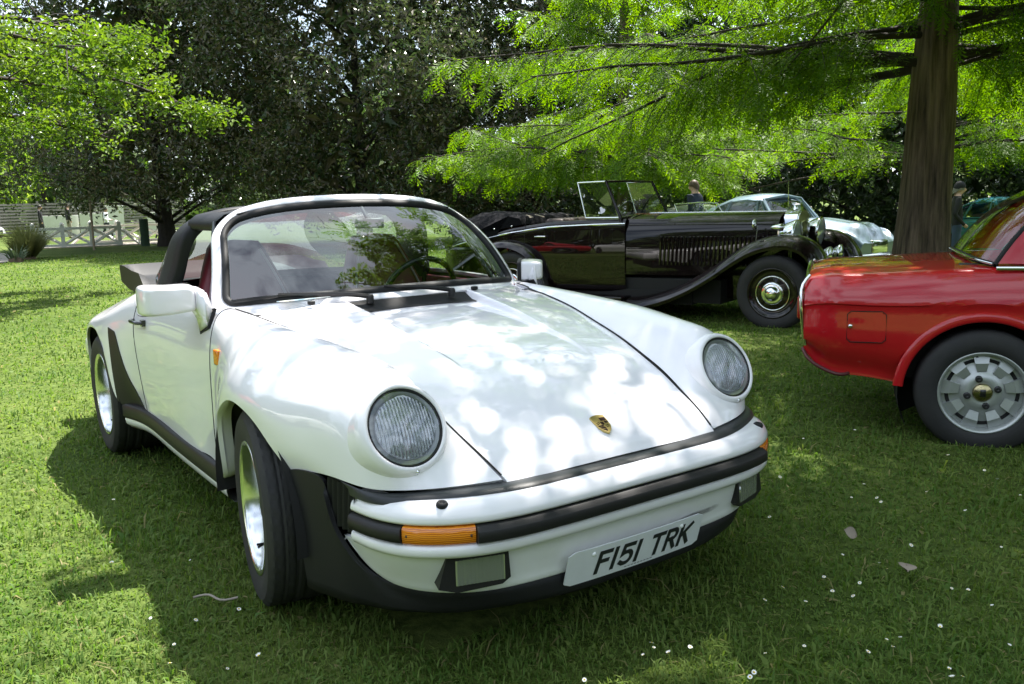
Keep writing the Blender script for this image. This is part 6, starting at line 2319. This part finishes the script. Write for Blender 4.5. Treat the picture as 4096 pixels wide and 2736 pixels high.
# ================================================================ people
SKIN = pmat('skin', (.52, .32, .24), .55)
def person(label, loc, face, top, legs, hair, arms='hang', stride=.0, cap=None, h=1.74, shoes=(.02, .02, .02), bow=0.0):
    k = h / 1.75
    J = {'pel': (0, 0, .95), 'sp': (.01, 0, 1.14), 'ch': (0, 0, 1.34), 'nk': (-.01 + bow * .3, 0, 1.485), 'hd': (.02 + bow, 0, 1.60), 'ht': (.015 + bow * 1.2, 0, 1.70)}
    rad = {'pel': (.155, .115), 'sp': (.145, .105), 'ch': (.165, .12), 'nk': (.058, .06), 'hd': (.078, .095), 'ht': (.07, .085)}
    E = [('pel', 'sp'), ('sp', 'ch'), ('ch', 'nk'), ('nk', 'hd'), ('hd', 'ht')]
    J['ns'] = (.125 + bow, 0, 1.585)
    rad['ns'] = (.014, .018)
    E.append(('hd', 'ns'))
    for s, n in ((-1, 'r'), (1, 'l')):
        st_ = stride * s
        J['sh' + n] = (0, s * .175, 1.41)
        if arms == 'hang':
            J['el' + n] = (-.03 - st_ * .25, s * .235, 1.13)
            J['wr' + n] = (.04 - st_ * .45, s * .24, .90)
            J['hn' + n] = (.07 - st_ * .5, s * .235, .80)
        elif arms == 'front':
            J['el' + n] = (-.02, s * .24, 1.14)
            J['wr' + n] = (.20, s * .16, 1.06)
            J['hn' + n] = (.29, s * .12, 1.07)
        else:                                            # one hand at the pocket, low
            J['el' + n] = (-.09, s * .25, 1.14)
            J['wr' + n] = (.08, s * .23, .95)
            J['hn' + n] = (.15, s * .21, .89)
        J['hp' + n] = (0, s * .09, .90)
        J['kn' + n] = (.03 + st_ * .5, s * .10, .50)
        J['an' + n] = (-.02 + st_ * .95 - (.08 if st_ < 0 else 0), s * .10, .09 + (.05 if st_ < 0 else 0))
        J['to' + n] = (.13 + st_ * .95 - (.06 if st_ < 0 else 0), s * .11, .045)
        rad.update({'sh' + n: (.075, .07), 'el' + n: (.05, .05), 'wr' + n: (.034, .034), 'hn' + n: (.038, .022), 'hp' + n: (.10, .10), 'kn' + n: (.066, .07), 'an' + n: (.045, .048), 'to' + n: (.04, .035)})
        E += [('ch', 'sh' + n), ('sh' + n, 'el' + n), ('el' + n, 'wr' + n), ('wr' + n, 'hn' + n), ('pel', 'hp' + n), ('hp' + n, 'kn' + n), ('kn' + n, 'an' + n), ('an' + n, 'to' + n)]
    names = list(J)
    me = bpy.data.meshes.new('body')
    me.from_pydata([tuple(np.array(J[n]) * k) for n in names], [(names.index(a), names.index(b)) for a, b in E], [])
    ob = bpy.data.objects.new('body', me)
    COL.objects.link(ob)
    md = ob.modifiers.new('skin', 'SKIN')
    if not me.skin_vertices:
        bpy.context.view_layer.objects.active = ob
    sv = me.skin_vertices[0].data if me.skin_vertices else None
    if sv is None:
        me.attributes.new('skin', 'FLOAT', 'POINT')
    for i, n in enumerate(names):
        sv[i].radius = (rad[n][0] * k * .95, rad[n][1] * k * .95)
        sv[i].use_root = (n == 'pel')
    sb = ob.modifiers.new('sub', 'SUBSURF')
    sb.levels = sb.render_levels = 2
    dg = bpy.context.evaluated_depsgraph_get()
    m2 = bpy.data.meshes.new_from_object(ob.evaluated_get(dg))
    bpy.data.objects.remove(ob)
    cols = [SKIN, top, legs, pmat('shoe_dark', shoes, .5)]
    for c in cols:
        m2.materials.append(c)
    hands = [np.array(J['hnr']) * k, np.array(J['hnl']) * k]
    for p in m2.polygons:
        p.use_smooth = True
        c = np.array(p.center)
        if c[2] > 1.475 * k and abs(c[1]) < .13:
            p.material_index = 0
        elif min(np.linalg.norm(c - q) for q in hands) < .085:
            p.material_index = 0
        elif c[2] < .085 * k:
            p.material_index = 3
        elif c[2] < .93 * k and abs(c[1]) < .2:
            p.material_index = 2
        else:
            p.material_index = 1
    root = tag(empty('person', loc, face), label, 'person')
    link_obj('body', m2, root)
    hx = (.012 + bow) * k
    V, F = [], []
    rows = []
    for t in np.linspace(0, 1, 7):
        a = t * math.pi * .56
        rows.append([(hx + .108 * k * math.sin(a) * math.cos(q) - .012, .086 * k * math.sin(a) * math.sin(q), (1.635 + .112 * math.cos(a)) * k - (.07 * k * max(0, -math.cos(q)) * t * t)) for q in np.linspace(0, 2 * math.pi, 17)[:-1]])
    V = np.array(rows).reshape(-1, 3)
    if cap is None:
        mesh('hair', V, gfaces(7, 16, cv=True, flip=True), hair, root)
    else:
        c = mesh('cap', V * np.array([1.03, 1.05, 1.0]) + np.array([0, 0, .012]), gfaces(7, 16, cv=True, flip=True), cap, root)
        mesh('hair', V * np.array([1.0, 1.0, 1.0]) + np.array([-.012, 0, -.03]), gfaces(7, 16, cv=True, flip=True), hair, root)
    return root


cl_ = lambda n, c: pmat(n, c, .8, bump=(40, .2))
DHAIR = pmat('dark_hair', (.03, .02, .015), .6)
gz = lambda x, y: float(ground_z(x, y))
person('man in black cap and black jacket walking past the big trunk', (-6.15, 14.7, gz(-6.15, 14.7) - .14), math.radians(40), cl_('black_jacket', (.012, .012, .013)), cl_('blue_jeans', (.045, .07, .13)), pmat('grey_hair', (.22, .20, .18), .7), 'pocket', .12, cl_('black_cap', (.012, .012, .015)), 1.74, bow=.02)
person('person in navy jacket looking down behind the black tourer bonnet', (-9.0, 10.7, gz(-9, 10.7) - .05), math.radians(195), cl_('navy_jacket', (.012, .018, .04)), cl_('dark_trousers', (.02, .02, .022)), pmat('brown_hair', (.09, .055, .035), .6), 'front', .0, None, 1.66, bow=.03)
person('man in white shirt and dark trousers walking beyond the footbridge', (-48.4, 7.5, -.30), math.radians(60), cl_('white_shirt', (.72, .72, .76)), cl_('charcoal_trousers', (.03, .035, .045)), DHAIR, 'front', .28, None, 1.74)
person('person in dark clothes standing close to the magnolia trunk', (-43.0, 8.85, -.30), math.radians(80), cl_('dark_top', (.02, .02, .025)), cl_('black_trousers', (.015, .015, .018)), DHAIR, 'hang', .05, None, 1.76)
person('person in black top and beige trousers under the magnolia leaves', (-47.2, 5.5, -.12), math.radians(100), cl_('black_top', (.012, .012, .014)), cl_('beige_trousers', (.36, .31, .26)), DHAIR, 'hang', .0, None, 1.78)
person('person all in black nearest the reed clump', (-46.8, 4.2, -.12), math.radians(70), cl_('black_coat', (.012, .012, .014)), cl_('black_jeans', (.018, .018, .022)), DHAIR, 'hang', .1, None, 1.76)
